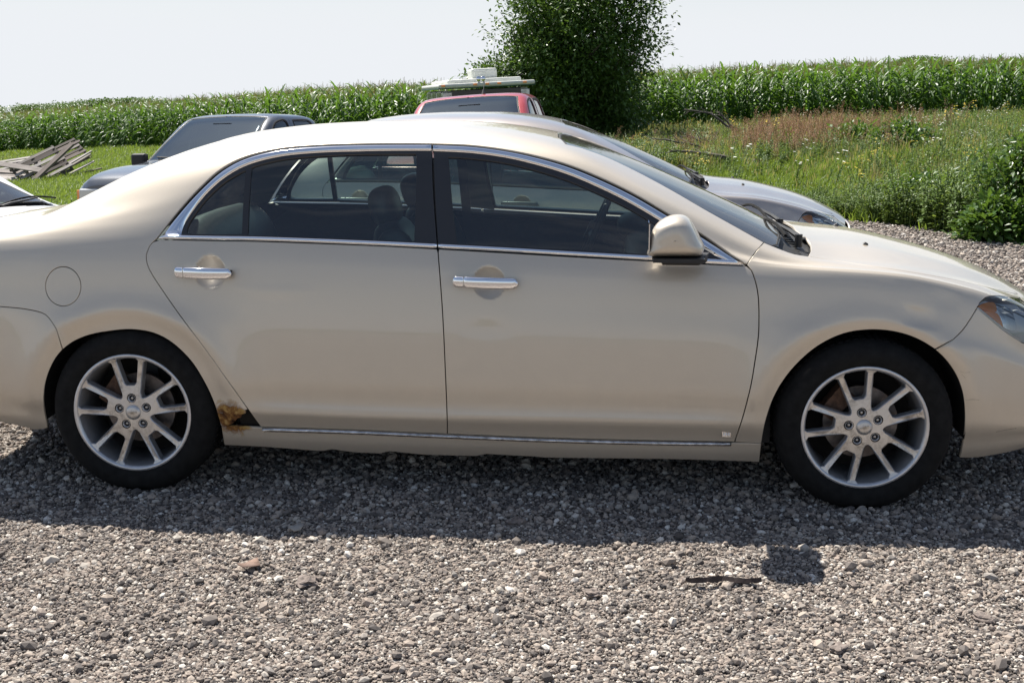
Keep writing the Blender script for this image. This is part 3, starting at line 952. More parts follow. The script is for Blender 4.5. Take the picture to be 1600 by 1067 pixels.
def sedan(pm, label, cat='car', detail=True, trim=None, glass=None, wmats=None, wrot=(R(93), R(102)), origin_only=False):
    trim = trim or CHROME
    car = empty('parked_car', (0, 0, 0), label=label, cat=cat)
    # --- painted shell
    body_loop = (arch_r_up + rb_seam[1:] + pchain([rb_seam[-1], (-.75, rb_seam[-1][1]+.004), (-1.0, rb_seam[-1][1]+.03), (-1.06, .9), (-1.06, 1.345), (-1.02, 1.36)])[1:]
                 + trunk_seam[1:] + bl_edge[0:] + [(ws_c, VC)] + pchain([(ws_c, VC), (ws_c+.012, 1.66), (ws_c+.05, 1.52), apil_in[0]])[1:] + apil_in[1:]
                 + S.curve([(1193, 379), (1181, 393), (1167, 412)])[1:] + rail_o[::-1][1:] + seam_c_top[1:] + ragged)
    body = S.panel('body', body_loop, pm, car, holes=[fuel], centre=True, gap=.002, hole_gap=.001)
    S.panel('fuel_door', fuel, pm, car, gap=.0022, flange=.008)
    S.panel('trunk_lid', trunk_seam+[(-1.05, VC)]+pchain([(-1.05, VC), (-1.05, 1.4), (-1.02, 1.36)])[1:-1], pm, car, centre=True)
    rb = S.panel('rear_bumper', rb_seam[::-1][:-1]+arch_r_dn+pchain([arch_r_dn[-1], (-.45, 0.0), (-1.08, 0.0), (-1.08, VC), (-1.062, VC), (-1.062, 1.30), (-1.062, .9), (-1.0, rb_seam[-1][1]+.03), (-.75, rb_seam[-1][1]+.004), rb_seam[-1]])[1:], pm, car, centre=True)
    fend = seam_a[::-1]+S.curve([(1167, 412), (1181, 393), (1193, 379)])[1:]+f_top[1:]+hood_seam[1:]+hl_top[::-1][:-1]+fb_seam[::-1][:-1]+arch_f_up[::-1]
    S.panel('fender', fend, pm, car, both=True)
    S.panel('hood', hood_rear[::-1][:-1]+hood_seam+pchain([hood_seam[-1], (3.52, hv+.01), (3.62, 1.40), (3.665, 1.60), (3.69, VC)])[1:]+[(hood_rear[-1][0], VC)], pm, car, centre=True)
    S.panel('front_bumper', fb_seam[:-1]+hl_bot+pchain([hl_bot[-1], (3.60, bv_+.02), (3.68, lv-.06), (3.70, 1.38), (3.70, VC), (3.80, VC), (3.80, 0), (3.32, 0), arch_f_dn[-1]])[1:]+arch_f_dn[::-1][1:], pm, car, centre=True)
    S.panel('rocker_panel', rock_top+rock_bot, pm, car, both=True)
    # --- lamps
    hl_loop = hl_top+pchain([hl_top[-1], (3.52, hv-.02), (3.63, 1.37), (3.68, 1.365), (3.68, lv-.05), (3.60, bv_+.02), hl_bot[-1]])[1:]+hl_bot[::-1][1:]
    for yy in (0, 1):
        pass
    lens = S.panel('headlight', hl_loop, LENS, car, both=True, off=-.001, flange=.006)
    back = S.panel('lamp_housing', hl_loop, LAMPGREY, lens[0], off=-.032, gap=.006, flange=0, both=True); back[1].parent = lens[1]
    am = S.curve([(1534, 477), (1543, 471), (1559, 468), (1563, 484), (1548, 483), (1534, 480)], 4)
    am2 = S.curve([(1541, 485), (1564, 488), (1573, 513), (1559, 504), (1545, 492)], 4)
    for q in (am, am2):
        a_ = S.panel('amber_reflector', q, ORANGE, lens[0], off=-.020, gap=0, flange=.012, both=True, grid=(.01, .01)); a_[1].parent = lens[1]
    rf = S.curve([(1566, 474), (1590, 478), (1597, 515), (1578, 512), (1573, 495)], 4)
    a_ = S.panel('reflector_bowl', rf, REFLECT, lens[0], off=-.030, gap=0, flange=.02, both=True, grid=(.01, .01)); a_[1].parent = lens[1]
    b_ = S.ribbon('lamp_bezel', hl_bot, S.curve([(1531, 480), (1552, 497), (1574, 514.5), (1598, 530)]), LAMPGREY, lens[0], off=-.006, bulge=.003); b_[1].parent = lens[1]
    # tail lamps, plate and grille (out of this view)
    tl = pchain([(-1.055, .92), (-1.055, 1.30), (-.93, 1.30), (-.86, 1.1), (-.9, .93)])
    S.panel('tail_light', tl, simple('tail_lens', (0.45, 0.02, 0.02), 0.15, coat=1.0) if 'tail_lens' not in MAT else MAT['tail_lens'], car, both=True, off=.004, gap=0)
    # grille and closing plate of the nose
    m = MB(); m.box((3.772, YM, .46), (.055, .42, .26)); gr_ = m.build('grille', DARKPL, car)
    m = MB(); m.box((3.802, YM, .47), (.012, .43, .028)); m.box((3.802, YM, .585), (.010, .42, .012)); m.box((3.802, YM, .338), (.010, .42, .012)); m.build('grille_bar', trim, gr_)
    m = MB()
    for k in range(9): m.box((3.801, YM, .352+.026*k), (.006, .40, .005))
    m.build('grille_mesh', GASKET, gr_)
    # --- doors
    front = empty_part('front_door', car); rear = empty_part('rear_door', car)
    front2 = empty_part('front_door', car); rear2 = empty_part('rear_door', car)
    bB = S.px(684, 389)
    iB = min(range(len(seam_b)), key=lambda i: abs(seam_b[i][1]-bB[1]))
    belt_r = S.curve([(246, 374), (330, 376), (400, 377), (500, 380.5), (600, 384.5), (683, 389)])
    belt_f = S.curve([(685, 389), (780, 394.5), (900, 401.5), (1030, 408.5), (1100, 412.5), (1167, 415.5)])
    i_mid = min(range(len(door_bot)), key=lambda i: abs(door_bot[i][0]-seam_b[-1][0]))
    h1 = S.dents[0]; h2 = S.dents[1]
    rd = seam_c[1:][::-1]+belt_r[1:]+seam_b[iB+1:]+door_bot[:i_mid][::-1][:-1]
    a = S.panel('door_skin', rd, pm, rear, both=True, dense=[(h1[0]-.075, h1[0]+.075, h1[1]-.078, h1[1]+.078, .008)]); a[1].parent = rear2
    fd = seam_b[iB+1:][::-1]+belt_f+seam_a[1:]+door_bot[i_mid+1:][::-1][1:]
    a = S.panel('door_skin', fd, pm, front, both=True, dense=[(h2[0]-.075, h2[0]+.075, h2[1]-.078, h2[1]+.078, .008)]); a[1].parent = front2
    # chrome mouldings
    def R2(o, p1, p2): o[0].parent = p1; o[1].parent = p2; return o
    R2(S.ribbon('window_trim', rail_c0, rail_i0, trim, rear, off=.001, bulge=.006), rear, rear2)
    R2(S.ribbon('window_trim', rail_c1, rail_i1, trim, front, off=.001, bulge=.006), front, front2)
    bi_r = S.curve([(262, 367), (330, 368.5), (400, 369.5), (500, 373), (600, 377), (683, 381)])
    bo_r = S.curve([(247, 373.5), (330, 375.2), (400, 376.3), (500, 379.8), (600, 384), (683, 388)])
    bi_f = S.curve([(685, 381), (780, 386), (900, 393), (1030, 400), (1100, 404), (1142, 406.5)])
    bo_f = S.curve([(685, 388), (780, 393), (900, 400), (1030, 407.5), (1100, 411.5), (1164, 415)])
    R2(S.ribbon('belt_moulding', bo_r, bi_r, trim, rear, off=.002, bulge=.007), rear, rear2)
    R2(S.ribbon('belt_moulding', bo_f, bi_f, trim, front, off=.002, bulge=.007), front, front2)
    # window frames (gloss black) : everything inside the chrome, minus the glass openings
    gr = S.curve([(393, 366), (393, 310), (396, 260), (441, 248), (500, 243), (560, 240.5), (620, 240), (655, 240), (652, 300), (648, 374), (560, 371), (480, 368), (393, 366)])[:-1]
    gr = S.curve([(386, 367), (388, 320), (392, 262)])+S.curve([(396, 259.5), (441, 248.5), (500, 243), (560, 240.5), (650, 240)])+S.curve([(651, 244), (650, 310), (647.5, 376)])+S.curve([(643, 378), (560, 374), (480, 371), (392, 368)])
    gq = S.curve([(378, 366), (380, 320), (384, 266)])+S.curve([(378, 268), (352, 283), (325, 307), (305, 332), (292, 354), (291, 364)])+[S.px(300, 366), S.px(340, 366.5)]
    gf = S.curve([(700, 245), (735, 247), (788, 254), (836, 265.5), (884, 280.5), (931, 300), (980, 324), (1020, 347.5), (1042, 361)])+S.curve([(1044, 370), (1047, 396)])+S.curve([(1040, 399), (900, 391), (780, 384), (716, 381)])+S.curve([(713, 376), (706, 320), (700, 248)])
    fr_r = rail_i0+S.curve([(674, 236), (676, 300), (682, 381)])[1:]+bi_r[::-1][1:]+[S.px(270, 367)]
    fr_f = rail_i1+bi_f[::-1]+S.curve([(685, 381), (680, 300), (678, 236)])[1:]
    a = S.panel('window_frame', fr_r, GLOSSBLK, rear, holes=[gr, gq], both=True, gap=0, off=-.002, flange=.02); R2(a, rear, rear2)
    a = S.panel('window_frame', fr_f, GLOSSBLK, front, holes=[gf], both=True, gap=0, off=-.002, flange=.02); R2(a, front, front2)
    G = glass or GLASS
    for nm, q, p1, p2 in (('window_glass', gr, rear, rear2), ('quarter_glass', gq, rear, rear2), ('window_glass', gf, front, front2)):
        a = S.panel(nm, q, G, p1, both=True, gap=-.006, off=-.010, flange=0, grid=(.05, .04)); R2(a, p1, p2)
    # dark gap behind the edge of the doors
    # windscreen and rear window
    ws_loop = [(ws_c, VC)]+pchain([(ws_c, VC), (ws_c+.012, 1.66), (ws_c+.05, 1.52), apil_in[0]])[1:-1]+apil_in+f_top[1:max(2, len(f_top)//3)]+pchain([f_top[max(1, len(f_top)//3)], (2.575, 1.60), (2.585, 1.75), (2.59, VC)])[1:]
    S.panel('windscreen_surround', ws_loop, GASKET, car, holes=[], centre=True, gap=0, off=-.0135, flange=0, grid=(.06, .05)) if False else None
    S.panel('windscreen', ws_loop, WINDGLASS, car, centre=True, gap=.004, off=-.005, flange=.004, grid=(.04, .03))
    wi = S.inset(dedupe(ws_loop), .022)
    ring_panel(S, 'windscreen_seal', ws_loop, .002, .020, GASKET, car, off=-.0045)
    S.panel('rear_window', bl_edge+[(.30, VC)], WINDGLASS, car, centre=True, gap=.004, off=-.005, flange=.004, grid=(.04, .03))
    ring_panel(S, 'rear_window_seal', bl_edge, .002, .022, GASKET, car, off=-.0045)
    # cowl
    cw = [f_top[max(1, len(f_top)//3)]]+f_top[max(1, len(f_top)//3)+1:]+hood_rear[1:]+pchain([(2.59, VC), (2.585, 1.75), (2.575, 1.60), f_top[max(1, len(f_top)//3)]])[:-1]
    cowl = S.panel('cowl_panel', cw, DARKPL, car, centre=True, gap=-.015, off=-.028, flange=0, grid=(.03, .03))
    m = MB()
    for k in range(34):
        yy = .34+k*.034
        p = S.pos(np.array([2.62]), np.array([np.interp(min(yy, 2*YM-yy), [.2, .4, .62, .89], [1.42, 1.52, 1.68, 1.94])]), -.022)[0]
        m.box((p[0], yy, p[2]), (.035, .010, .010))
    m.build('cowl_grille', DARKPL, cowl)
    # wipers
    for (py_, ln, base) in ((.50, .50, (2.635, .42)), (1.12, .62, (2.64, 1.02))):
        wp = empty_part('wiper', car)
        bx, by = base
        zb = float(S.pos(np.array([bx]), np.array([1.6]), 0.0)[0][2])+.005
        m = MB()
        m.tube([(bx, by, zb-.03), (bx, by, zb+.02)], .016, 10)
        m.tube([(bx, by, zb+.01), (bx-.02, by+.10, zb+.022), (bx-.05, by+.30, zb+.03), (bx-.075, by+.42, zb+.036)], [.012, .010, .007, .006], 6)
        m.build('wiper_arm', DARKPL, wp)
        m = MB()
        pts = [(bx-.05-.06*t, by+.02+ln*t, zb+.012+.035*math.sin(t*math.pi)) for t in np.linspace(0, 1, 9)]
        m.tube(pts, .007, 5)
        m.build('wiper_blade', RUBBER, wp)
    # hood washer nozzles
    for yy in (.55, 1.23):
        p = S.pos(np.array([2.93]), np.array([1.70]))[0]
        m = MB(); m.tube([(2.925, yy, p[2]-.004), (2.93, yy, p[2]+.005)], [.013, .008], 8); m.build('washer_nozzle', DARKPL, car)
    # sill moulding
    sm = S.ribbon('sill_moulding', S.curve([(409, 668.5), (550, 673), (699, 679.5), (850, 685.5), (1000, 689.5), (1143, 691.5)], 14), S.curve([(413, 674), (550, 678), (699, 684.5), (850, 690.5), (1000, 694.5), (1141, 696.5)], 14), CHROME_W, car, off=.002, bulge=.005)
    for k, ln in enumerate(([(1500, 581), (1508, 583), (1516, 582)], [(1503, 586), (1509, 592)], [(1508, 625.5), (1518, 624.5), (1530, 625)], [(1556, 675), (1570, 672), (1588, 669)])):
        q = S.curve(ln, 3); q2 = [(x, v+.0022) for x, v in q]
        S.ribbon('paint_scratch', q, q2, GREYSCR, car, off=.0004, bulge=.0004, n=12, both=False, nc=3)
    # badge at the foot of the front door
    bp = S.px(1135, 677.5); p = S.pos(np.array([bp[0]]), np.array([bp[1]]), .002)[0]
    m = MB(); m.box(tuple(p), (.034, .004, .022)); b1 = m.build('badge', CHROME_W, front)
    m = MB()
    for k in range(3): m.box((p[0]-.009+.009*k, p[1]-.0028, p[2]), (.005, .0016, .010))
    m.build('badge_lettering', LAMPGREY, b1)
    # handles
    for (pa, pb, par, par2) in (((276, 423.5), (365, 426), rear, rear2), ((708, 438), (810, 441.5), front, front2)):
        A = np.array(S.pos(*[np.array([q]) for q in S.px(*pa)])[0]); B = np.array(S.pos(*[np.array([q]) for q in S.px(*pb)])[0])
        for far in (0, 1):
            P1 = par2 if far else par
            L = B-A
            def HM(name, t0, t1, mat, prnt):
                n = 22; V = []; Fc = []
                for i in range(n+1):
                    t = t0+(t1-t0)*i/n
                    e = (t-t0)/(t1-t0)
                    ee = e if name == 'lock_cover' else 1-e
                    wd = .35 if name == 'lock_cover' else .08
                    endr = min(1.0, math.sqrt(max(0.0, 1-(1-ee/wd)**2)) if ee < wd else 1.0)
                    endr = max(endr, .25)
                    h = .0235*endr*(1-.10*abs(2*t-1)); out = .030+.016*math.sin(math.pi*max(0, min(1, t)))
                    d = .0125*endr
                    c = A+L*t
                    for k in range(14):
                        a = 2*math.pi*k/14
                        yy = c[1]-out+d*math.copysign(abs(math.sin(a))**.8, math.sin(a)); zz = c[2]+h*math.copysign(abs(math.cos(a))**.75, math.cos(a))
                        V.append((c[0], (2*YM-yy) if far else yy, zz))
                for i in range(n):
                    for k in range(14): Fc.append((i*14+k, (i+1)*14+k, (i+1)*14+(k+1) % 14, i*14+(k+1) % 14))
                Fc.append(tuple(range(14))); Fc.append(tuple(n*14+k for k in range(14)))
                return me_obj(name, V, Fc, mat, prnt, smooth=True)
            hd = HM('door_handle', .183, 1.0, trim, P1)
            hm = HM('lock_cover', 0.0, .178, trim, P1)
            m = MB()
            for t in (.06, .93):
                c = A+L*t; yy = c[1]-.014
                m.box((c[0], (2*YM-yy) if far else yy, c[2]), (.020, .034, .018))
            hb = m.build('handle_mount', DARKPL, P1)
    # mirrors
    for far in (0, 1):
        P1 = front2 if far else front
        ol = [(1012.5, 400), (1013.5, 386), (1016, 368), (1021, 356), (1029, 347.5), (1040, 341.5), (1052, 338.5), (1064, 339), (1072, 342.5), (1079, 350), (1087, 364), (1094, 378), (1099, 388), (1098, 396), (1090, 400.5), (1050, 401)]
        Q = np.array([on_y(a, b, -.15) for a, b in ol])[:, [0, 2]]
        # densify by smoothing
        D = []
        n = len(Q)
        for i in range(n):
            p0, p1, p2, p3 = Q[i-1], Q[i], Q[(i+1) % n], Q[(i+2) % n]
            for t in (0, .34, .67): D.append(0.5*((2*p1)+(-p0+p2)*t+(2*p0-5*p1+4*p2-p3)*t*t+(-p0+3*p1-3*p2+p3)*t**3))
        Q = np.array(D); cen = Q.mean(0)+np.array([.0, -.01])
        lev = [(-.125-.095*(1-q**4)**.42, q, 0) for q in (.02, .12, .25, .4, .55, .68, .78, .86, .92, .96, .985, 1.0)]+[(-.09, 1.0, 0), (-.06, .985, 0), (-.035, .93, 0), (-.02, .80, 0)]
        V = []; Fc = []
        n = len(Q)
        for (yy, sc, dz) in lev:
            for q in Q:
                p = cen+(q-cen)*np.array([sc, sc])
                V.append((p[0]+(yy+.15)*.12, (2*YM-yy) if far else yy, p[1]))
        for i in range(len(lev)-1):
            for k in range(n): Fc.append((i*n+k, i*n+(k+1) % n, (i+1)*n+(k+1) % n, (i+1)*n+k))
        Fc.append(tuple(range(n))); Fc.append(tuple((len(lev)-1)*n+k for k in range(n)))
        mr = me_obj('side_mirror', V, Fc, pm, P1, smooth=True)
        md = mr.data
        m = MB()
        zb = Q[:, 1].min(); x0, x1 = Q[:, 0].min(), Q[:, 0].max()
        sgn = (lambda y: 2*YM-y) if far else (lambda y: y)
        m.box(((x0+x1)/2+.012, sgn(-.125), zb-.005), (x1-x0-.02, .19, .014))
        m.add([(x0+.05, sgn(-.10), zb-.004), (x1+.01, sgn(-.10), zb-.004), (x1+.035, sgn(.03), zb-.006), (x0+.06, sgn(.03), zb-.006),
               (x0+.06, sgn(-.08), zb-.040), (x1-.01, sgn(-.08), zb-.040), (x1+.03, sgn(.06), zb-.046), (x0+.07, sgn(.06), zb-.046)],
              [(0, 1, 2, 3), (7, 6, 5, 4), (0, 4, 5, 1), (1, 5, 6, 2), (2, 6, 7, 3), (3, 7, 4, 0)])
        m.build('mirror_foot', DARKPL, mr)
        m = MB(); m.box((x0+.008, sgn(-.12), (zb+Q[:, 1].max())/2), (.004, .15, .095)); m.build('mirror_glass', MIRRORGL, mr)
    # --- wheels and wells
    zc_w = .322
    for xc, rot in ((0.0, wrot[0]), (WHX, wrot[1])):
        wheel(car, (xc, 0.006, zc_w), -1, rot, wmats or WM)
        wheel(car, (xc, 2*YM-.006, zc_w), 1, rot, wmats or WM)
        for far in (0, 1):
            m = MB(); n = 40; V = []; Fc = []
            rads = [.402, .402, .33]; ys = [.012, .42, .43]
            for (rr_, yy) in zip([.388, .400, .05], [.060, .40, .42]):
                for k in range(n+1):
                    a = -R(8)+R(196)*k/n
                    V.append((xc+rr_*math.cos(a), (2*YM-yy) if far else yy, .325+rr_*math.sin(a)))
            for i in range(2):
                for k in range(n): Fc.append((i*(n+1)+k, i*(n+1)+k+1, (i+1)*(n+1)+k+1, (i+1)*(n+1)+k))
            me_obj('wheel_well', V, Fc, VOID, car, smooth=False)
    # --- inner shell: near-black sheet, shade painted in behind the seams, and the door cards
    ib = pchain([(-1.0, .06), (-.52, .05)])+[(x, v) for x, v in arch_pts(0.0, .425, S)]+pchain([(.50, .05), (2.36, .05)])+[(x, v) for x, v in arch_pts(WHX, .425, S)]+pchain([(3.34, .06), (3.70, .10), (3.70, .28), (3.24, .42), (3.19, .80), (2.60, .832), (2.40, .835), (.15, .835), (-.2, .86), (-1.0, .86)])
    S.panel('inner_shell', ib, VOID, car, both=True, gap=0, off=-.030, flange=0, grid=(.06, .05))
    dc = pchain([(.42, .10), (2.42, .10), (2.47, .60), (2.42, .822), (.22, .822), (.05, .7), (.28, .5)])
    S.panel('door_card', dc, TRIM_DARK, car, both=True, gap=0, off=-.075, flange=0, grid=(.06, .05))
    # window sill inside
    S.ribbon('sill_trim', pchain([(.15, .822), (2.40, .822)]), pchain([(.15, .838), (2.40, .838)]), TRIM_DARK, car, off=-.045, bulge=.02)
    # inner lining of roof and pillars
    lin = (pchain([(-.42, .95), (-.42, 1.50), (-.30, 1.50), (0, 1.505), (.17, 1.53), (.27, 1.6), (.31, VC)])+[(ws_c-.02, VC)]+pchain([(ws_c-.02, VC), (ws_c, 1.60), (ws_c+.05, 1.45)])[1:]
           + [(x, v-.02) for x, v in apil_in[3:]]+[(2.46, 1.24)] + [(x-.0, v+.012) for x, v in rail_o[::-1][6:-3]]+[(-.02, .95)])
    S.panel('headliner', lin, TRIM_GREY, car, centre=True, gap=0, off=-.035, flange=0, grid=(.05, .04))
    # B pillar lining
    bp_ = S.curve([(659, 236), (657, 300), (650, 376)])[::1]+S.curve([(712, 384), (702, 320), (696, 240)])
    S.panel('pillar_lining', bp_, TRIM_GREY, car, both=True, gap=0, off=-.045, flange=0, grid=(.04, .04))
    m = MB()
    for sg in (lambda y: y, lambda y: 2*YM-y):
        m.add([(1.12, sg(.31), 1.27), (1.165, sg(.31), 1.27), (1.19, sg(.17), .80), (1.145, sg(.17), .80)], [(0, 1, 2, 3)])
    # front belts and floor
    m.build('seat_belt', BELT, car)
    m = MB(); m.box((1.40, YM, .25), (1.95, 1.60, .03)); m.box((.02, YM, .60), (.06, 1.42, .72)); m.box((-.22, YM, .955), (.50, 1.30, .02)); m.box((2.50, YM, .52), (.04, 1.45, .62)); m.box((1.55, YM, .36), (.9, .22, .22))
    m.build('floor_pan', TRIM_DARK, car)
    m = MB(); m.box((3.1, YM, .40), (.9, .80, .35)); m.box((-.45, YM, .45), (.80, 1.1, .3)); m.box((1.40, YM, .20), (1.90, 1.50, .04))
    m.build('underbody', VOID, car)
    # --- cabin
    for yy in (.50, 1.28): seat(car, 1.38, yy, .52, LEATHER)
    seat(car, .52, YM, 1.25, LEATHER, bench=True)
    dash = pill('dashboard', TRIM_DARK, car, (2.22, YM, .84), (.56, 1.40, .24), 3.5)
    m = MB()
    for k in range(5): m.box((1.985, .42, .862-k*.012), (.012, .12, .004))
    m.build('air_vent', LAMPGREY, dash)
    pill('instrument_hood', TRIM_DARK, dash, (2.02, 1.28, .94), (.22, .40, .12), 2.6)
    pill('centre_console', LAMPGREY, dash, (1.98, YM, .74), (.14, .30, .34), 3.0, M=Matrix.Rotation(R(20), 3, 'Y'))
    # steering wheel, tilted, on the far side
    sw = empty_part('steering_wheel', car)
    c = Vector((1.80, 1.28, .905)); ax = Vector((-math.cos(R(24)), 0, math.sin(R(24))))
    u = Vector((0, 1, 0)); w_ = ax.cross(u)
    pts = [c+(u*math.cos(a)+w_*math.sin(a))*.187 for a in np.linspace(0, 2*math.pi, 37)]
    m = MB(); m.tube(pts, .016, 8, cap=False); m.build('rim', LEATHER, sw, smooth=True)
    m = MB()
    for a in (0, math.pi, -math.pi/2): m.tube([c, c+(u*math.cos(a)+w_*math.sin(a))*.185], [.03, .014], 6)
    m.tube([c-ax*.02, c+ax*.035], [.06, .05], 14); m.tube([c, c-ax*.30], .03, 8)
    m.build('hub', TRIM_DARK, sw)
    m = MB(); m.box((1.70, YM, 1.27), (.03, .24, .07)); m.tube([(1.71, YM, 1.28), (1.76, YM, 1.33)], .008); m.build('rear_view_mirror', TRIM_DARK, car)
    return car

def arch_pts(xc, r, S):
    out = []
    for a in np.linspace(math.pi*1.05, -math.pi*.05, 25):
        x = xc+r*math.cos(a); z = .325+r*math.sin(a)
        vs = np.linspace(0, .84, 200)
        p = S.raw(np.full(200, x), vs)
        out.append((x, float(max(.05, vs[np.argmin(abs(p[:, 2]-z))]))))
    return out

def empty_part(name, parent):
    o = link(bpy.data.objects.new(name, None)); o.parent = parent; o.empty_display_size = .1
    return o

def ring_panel(S, name, loop, d0, d1, mat, parent, off):
    """thin rubber border that follows a loop open at the centreline"""
    L = S.inset(dedupe(loop), d0); I = S.inset(dedupe(loop), d1)
    # drop the stretch lying on the centreline
    k = [i for i, p in enumerate(L) if p[1] < VC-1e-4]
    n = len(L)
    # rotate so the run is contiguous
    st = next(i for i in k if (i-1) % n not in k)
    run = []
    i = st
    while i % n in k and len(run) < n: run.append(i % n); i += 1
    ext = [(run[0]-1) % n]+run+[(run[-1]+1) % n]
    A = [L[i] for i in ext]; B = [(I[i][0], min(I[i][1], VC)) for i in ext]
    return S.ribbon(name, A, B, mat, parent, off=off, bulge=.0015, n=90, both=True, nc=4)

# ------------------------------------------------------------------ the land
CPG = CP[:2]
fh = np.array([math.sin(YAW), math.cos(YAW)]); rh = np.array([math.cos(YAW), -math.sin(YAW)])
DIPC = [-600, 0, 150, 230, 400, 500, 600, 700, 1000, 1300, 1600, 2300]
DIPV = [.50, .36, .20, .13, .05, -.02, -.02, .04, .02, .06, .23, .35]
DC = [-700, 0, 150, 230, 400, 500, 600, 700, 1000, 1300, 1600, 2400]
DV = [75, 57, 52, 48, 42, 38, 36, 35, 35, 36, 36, 38]
def sstep(a, b, x):
    t = np.clip((x-a)/(b-a), 0, 1); return t*t*(3-2*t)
def frame(x, y):
    """lateral and forward distance from the viewpoint"""
    dx = np.asarray(x, float)-CPG[0]; dy = np.asarray(y, float)-CPG[1]
    return dx*rh[0]+dy*rh[1], dx*fh[0]+dy*fh[1]
def H(x, y):
    lat, fo = frame(x, y)
    r = np.hypot(lat, fo)
    col = 800+F*lat/np.maximum(fo, 1.0)*math.cos(PITCH)*1.0
    h = .0493*lat*sstep(9, 24, r)
    dip = np.interp(np.clip(col, -600, 2300), DIPC, DIPV)
    h = h-dip*sstep(14, 45, r)*(fo > 0)*sstep(0, 12, fo)
    for bx0, by0, a, s in BUMPS: h = h-a*np.exp(-((x-bx0)**2+(y-by0)**2)/(2*s*s))
    return h
BUMPS = [(-2.6, 10.3, .29, 2.3), (-2.8, 3.4, .09, 1.3)]
def Hf(x, y): return float(H(np.array([x]), np.array([y]))[0])
def spot(px, r):
    """ground point in the direction of picture column px at forward distance r"""
    lat = (px-800)/F*r/math.cos(PITCH)*1.0
    p = CPG+rh*lat+fh*r
    return float(p[0]), float(p[1])
def noise2(x, y, s, seed=0):
    return (np.sin(x*s*1.7+seed*3.1+1.3*np.sin(y*s*1.1+seed))+np.sin(y*s*1.9-seed*1.7+1.7*np.sin(x*s*.8+seed*2)) +
            .6*np.sin((x+y)*s*3.3+seed)+.6*np.sin((x-y)*s*3.9-seed*2))/3.2
LOT = [(-60, 14), (-30, 13), (-14, 11.6), (-6, 11.2), (0, 11.6), (2.6, 11.4), (4.0, 10.5), (4.65, 9.85), (5.1, 9.3), (5.5, 8.75), (6.1, 8.4), (6.8, 8.1), (8, 7.8), (12, 7), (30, 5), (60, 4)]
def lot_edge(x):
    return np.interp(x, [p[0] for p in LOT], [p[1] for p in LOT])+.16*noise2(np.asarray(x, float), 0*np.asarray(x, float), 3.0, 2)
def micro(x, y):
    return .008*noise2(x, y, 2.3, 1)+.007*noise2(x, y, 7.0, 4)+.006*noise2(x, y, 19.0, 9)+.0025*noise2(x, y, 47.0, 13)

def grid_mesh(name, xs, ys, zf, mat, keep=None, z0=0.0, uvless=True):
    X, Y = np.meshgrid(xs, ys, indexing='ij')
    Z = zf(X, Y)+z0
    nx, ny = X.shape
    V = np.column_stack([X.ravel(), Y.ravel(), Z.ravel()])
    i, j = np.meshgrid(np.arange(nx-1), np.arange(ny-1), indexing='ij')
    a = (i*ny+j).ravel()
    Fc = np.column_stack([a, a+ny, a+ny+1, a+1])
    if keep is not None:
        c = V[Fc].mean(1); Fc = Fc[keep(c[:, 0], c[:, 1])]
        used = np.unique(Fc); mp_ = np.zeros(len(V), int); mp_[used] = np.arange(len(used)); V = V[used]; Fc = mp_[Fc]
    me = bpy.data.meshes.new(name)
    me.vertices.add(len(V)); me.vertices.foreach_set('co', V.ravel())
    me.loops.add(len(Fc)*4); me.loops.foreach_set('vertex_index', Fc.ravel())
    me.polygons.add(len(Fc)); me.polygons.foreach_set('loop_start', np.arange(0, len(Fc)*4, 4))
    me.update(calc_edges=True); me.validate()
    me.polygons.foreach_set('use_smooth', np.ones(len(me.polygons), dtype=bool))
    me.materials.append(mat)
    return link(bpy.data.objects.new(name, me))

def mat_soil():
    t = NT('meadow_soil')
    oc = t.coord()
    n = t.noise(.35, 8, .6, oc); n2 = t.noise(6, 8, .7, oc)
    c = t.ramp(n2.outputs['Fac'], [(.3, (.045, .06, .018)), (.5, (.075, .105, .026)), (.7, (.12, .125, .045))])
    c = t.mix(t.math('MULTIPLY', n.outputs['Fac'], .5), c, (.11, .105, .05))
    t.set(color=c, rough=.95, spec=.1, normal=t.bump(n2.outputs['Fac'], .8, .06))
    return t.m
def mat_gravel():
    t = NT('gravel_bed')
    oc = t.coord()
    v = t.new('ShaderNodeTexVoronoi'); v.inputs['Scale'].default_value = 62; t.l(oc, v.inputs['Vector'])
    v2 = t.new('ShaderNodeTexVoronoi'); v2.inputs['Scale'].default_value = 150; t.l(oc, v2.inputs['Vector'])
    sp = t.new('ShaderNodeSeparateColor'); t.l(v.outputs['Color'], sp.inputs[0])
    c = t.ramp(sp.outputs[0], [(0, (.10, .09, .085)), (.35, (.20, .17, .155)), (.6, (.29, .235, .205)), (.85, (.38, .325, .28)), (.97, (.52, .48, .44))])
    gap = t.ramp(v.outputs['Distance'], [(.35, 0.0), (.75, 1.0)])
    c = t.mix(gap, c, (.075, .066, .060))
    n = t.noise(1.3, 6, .6, oc)
    c = t.mix(t.math('MULTIPLY', n.outputs['Fac'], .45), c, (.17, .145, .125))
    h = t.math('ADD', t.math('MULTIPLY', v.outputs['Distance'], -1.0), t.math('MULTIPLY', v2.outputs['Distance'], -.4))
    t.set(color=c, rough=.92, spec=.2, normal=t.bump(h, .9, .012))
    return t.m
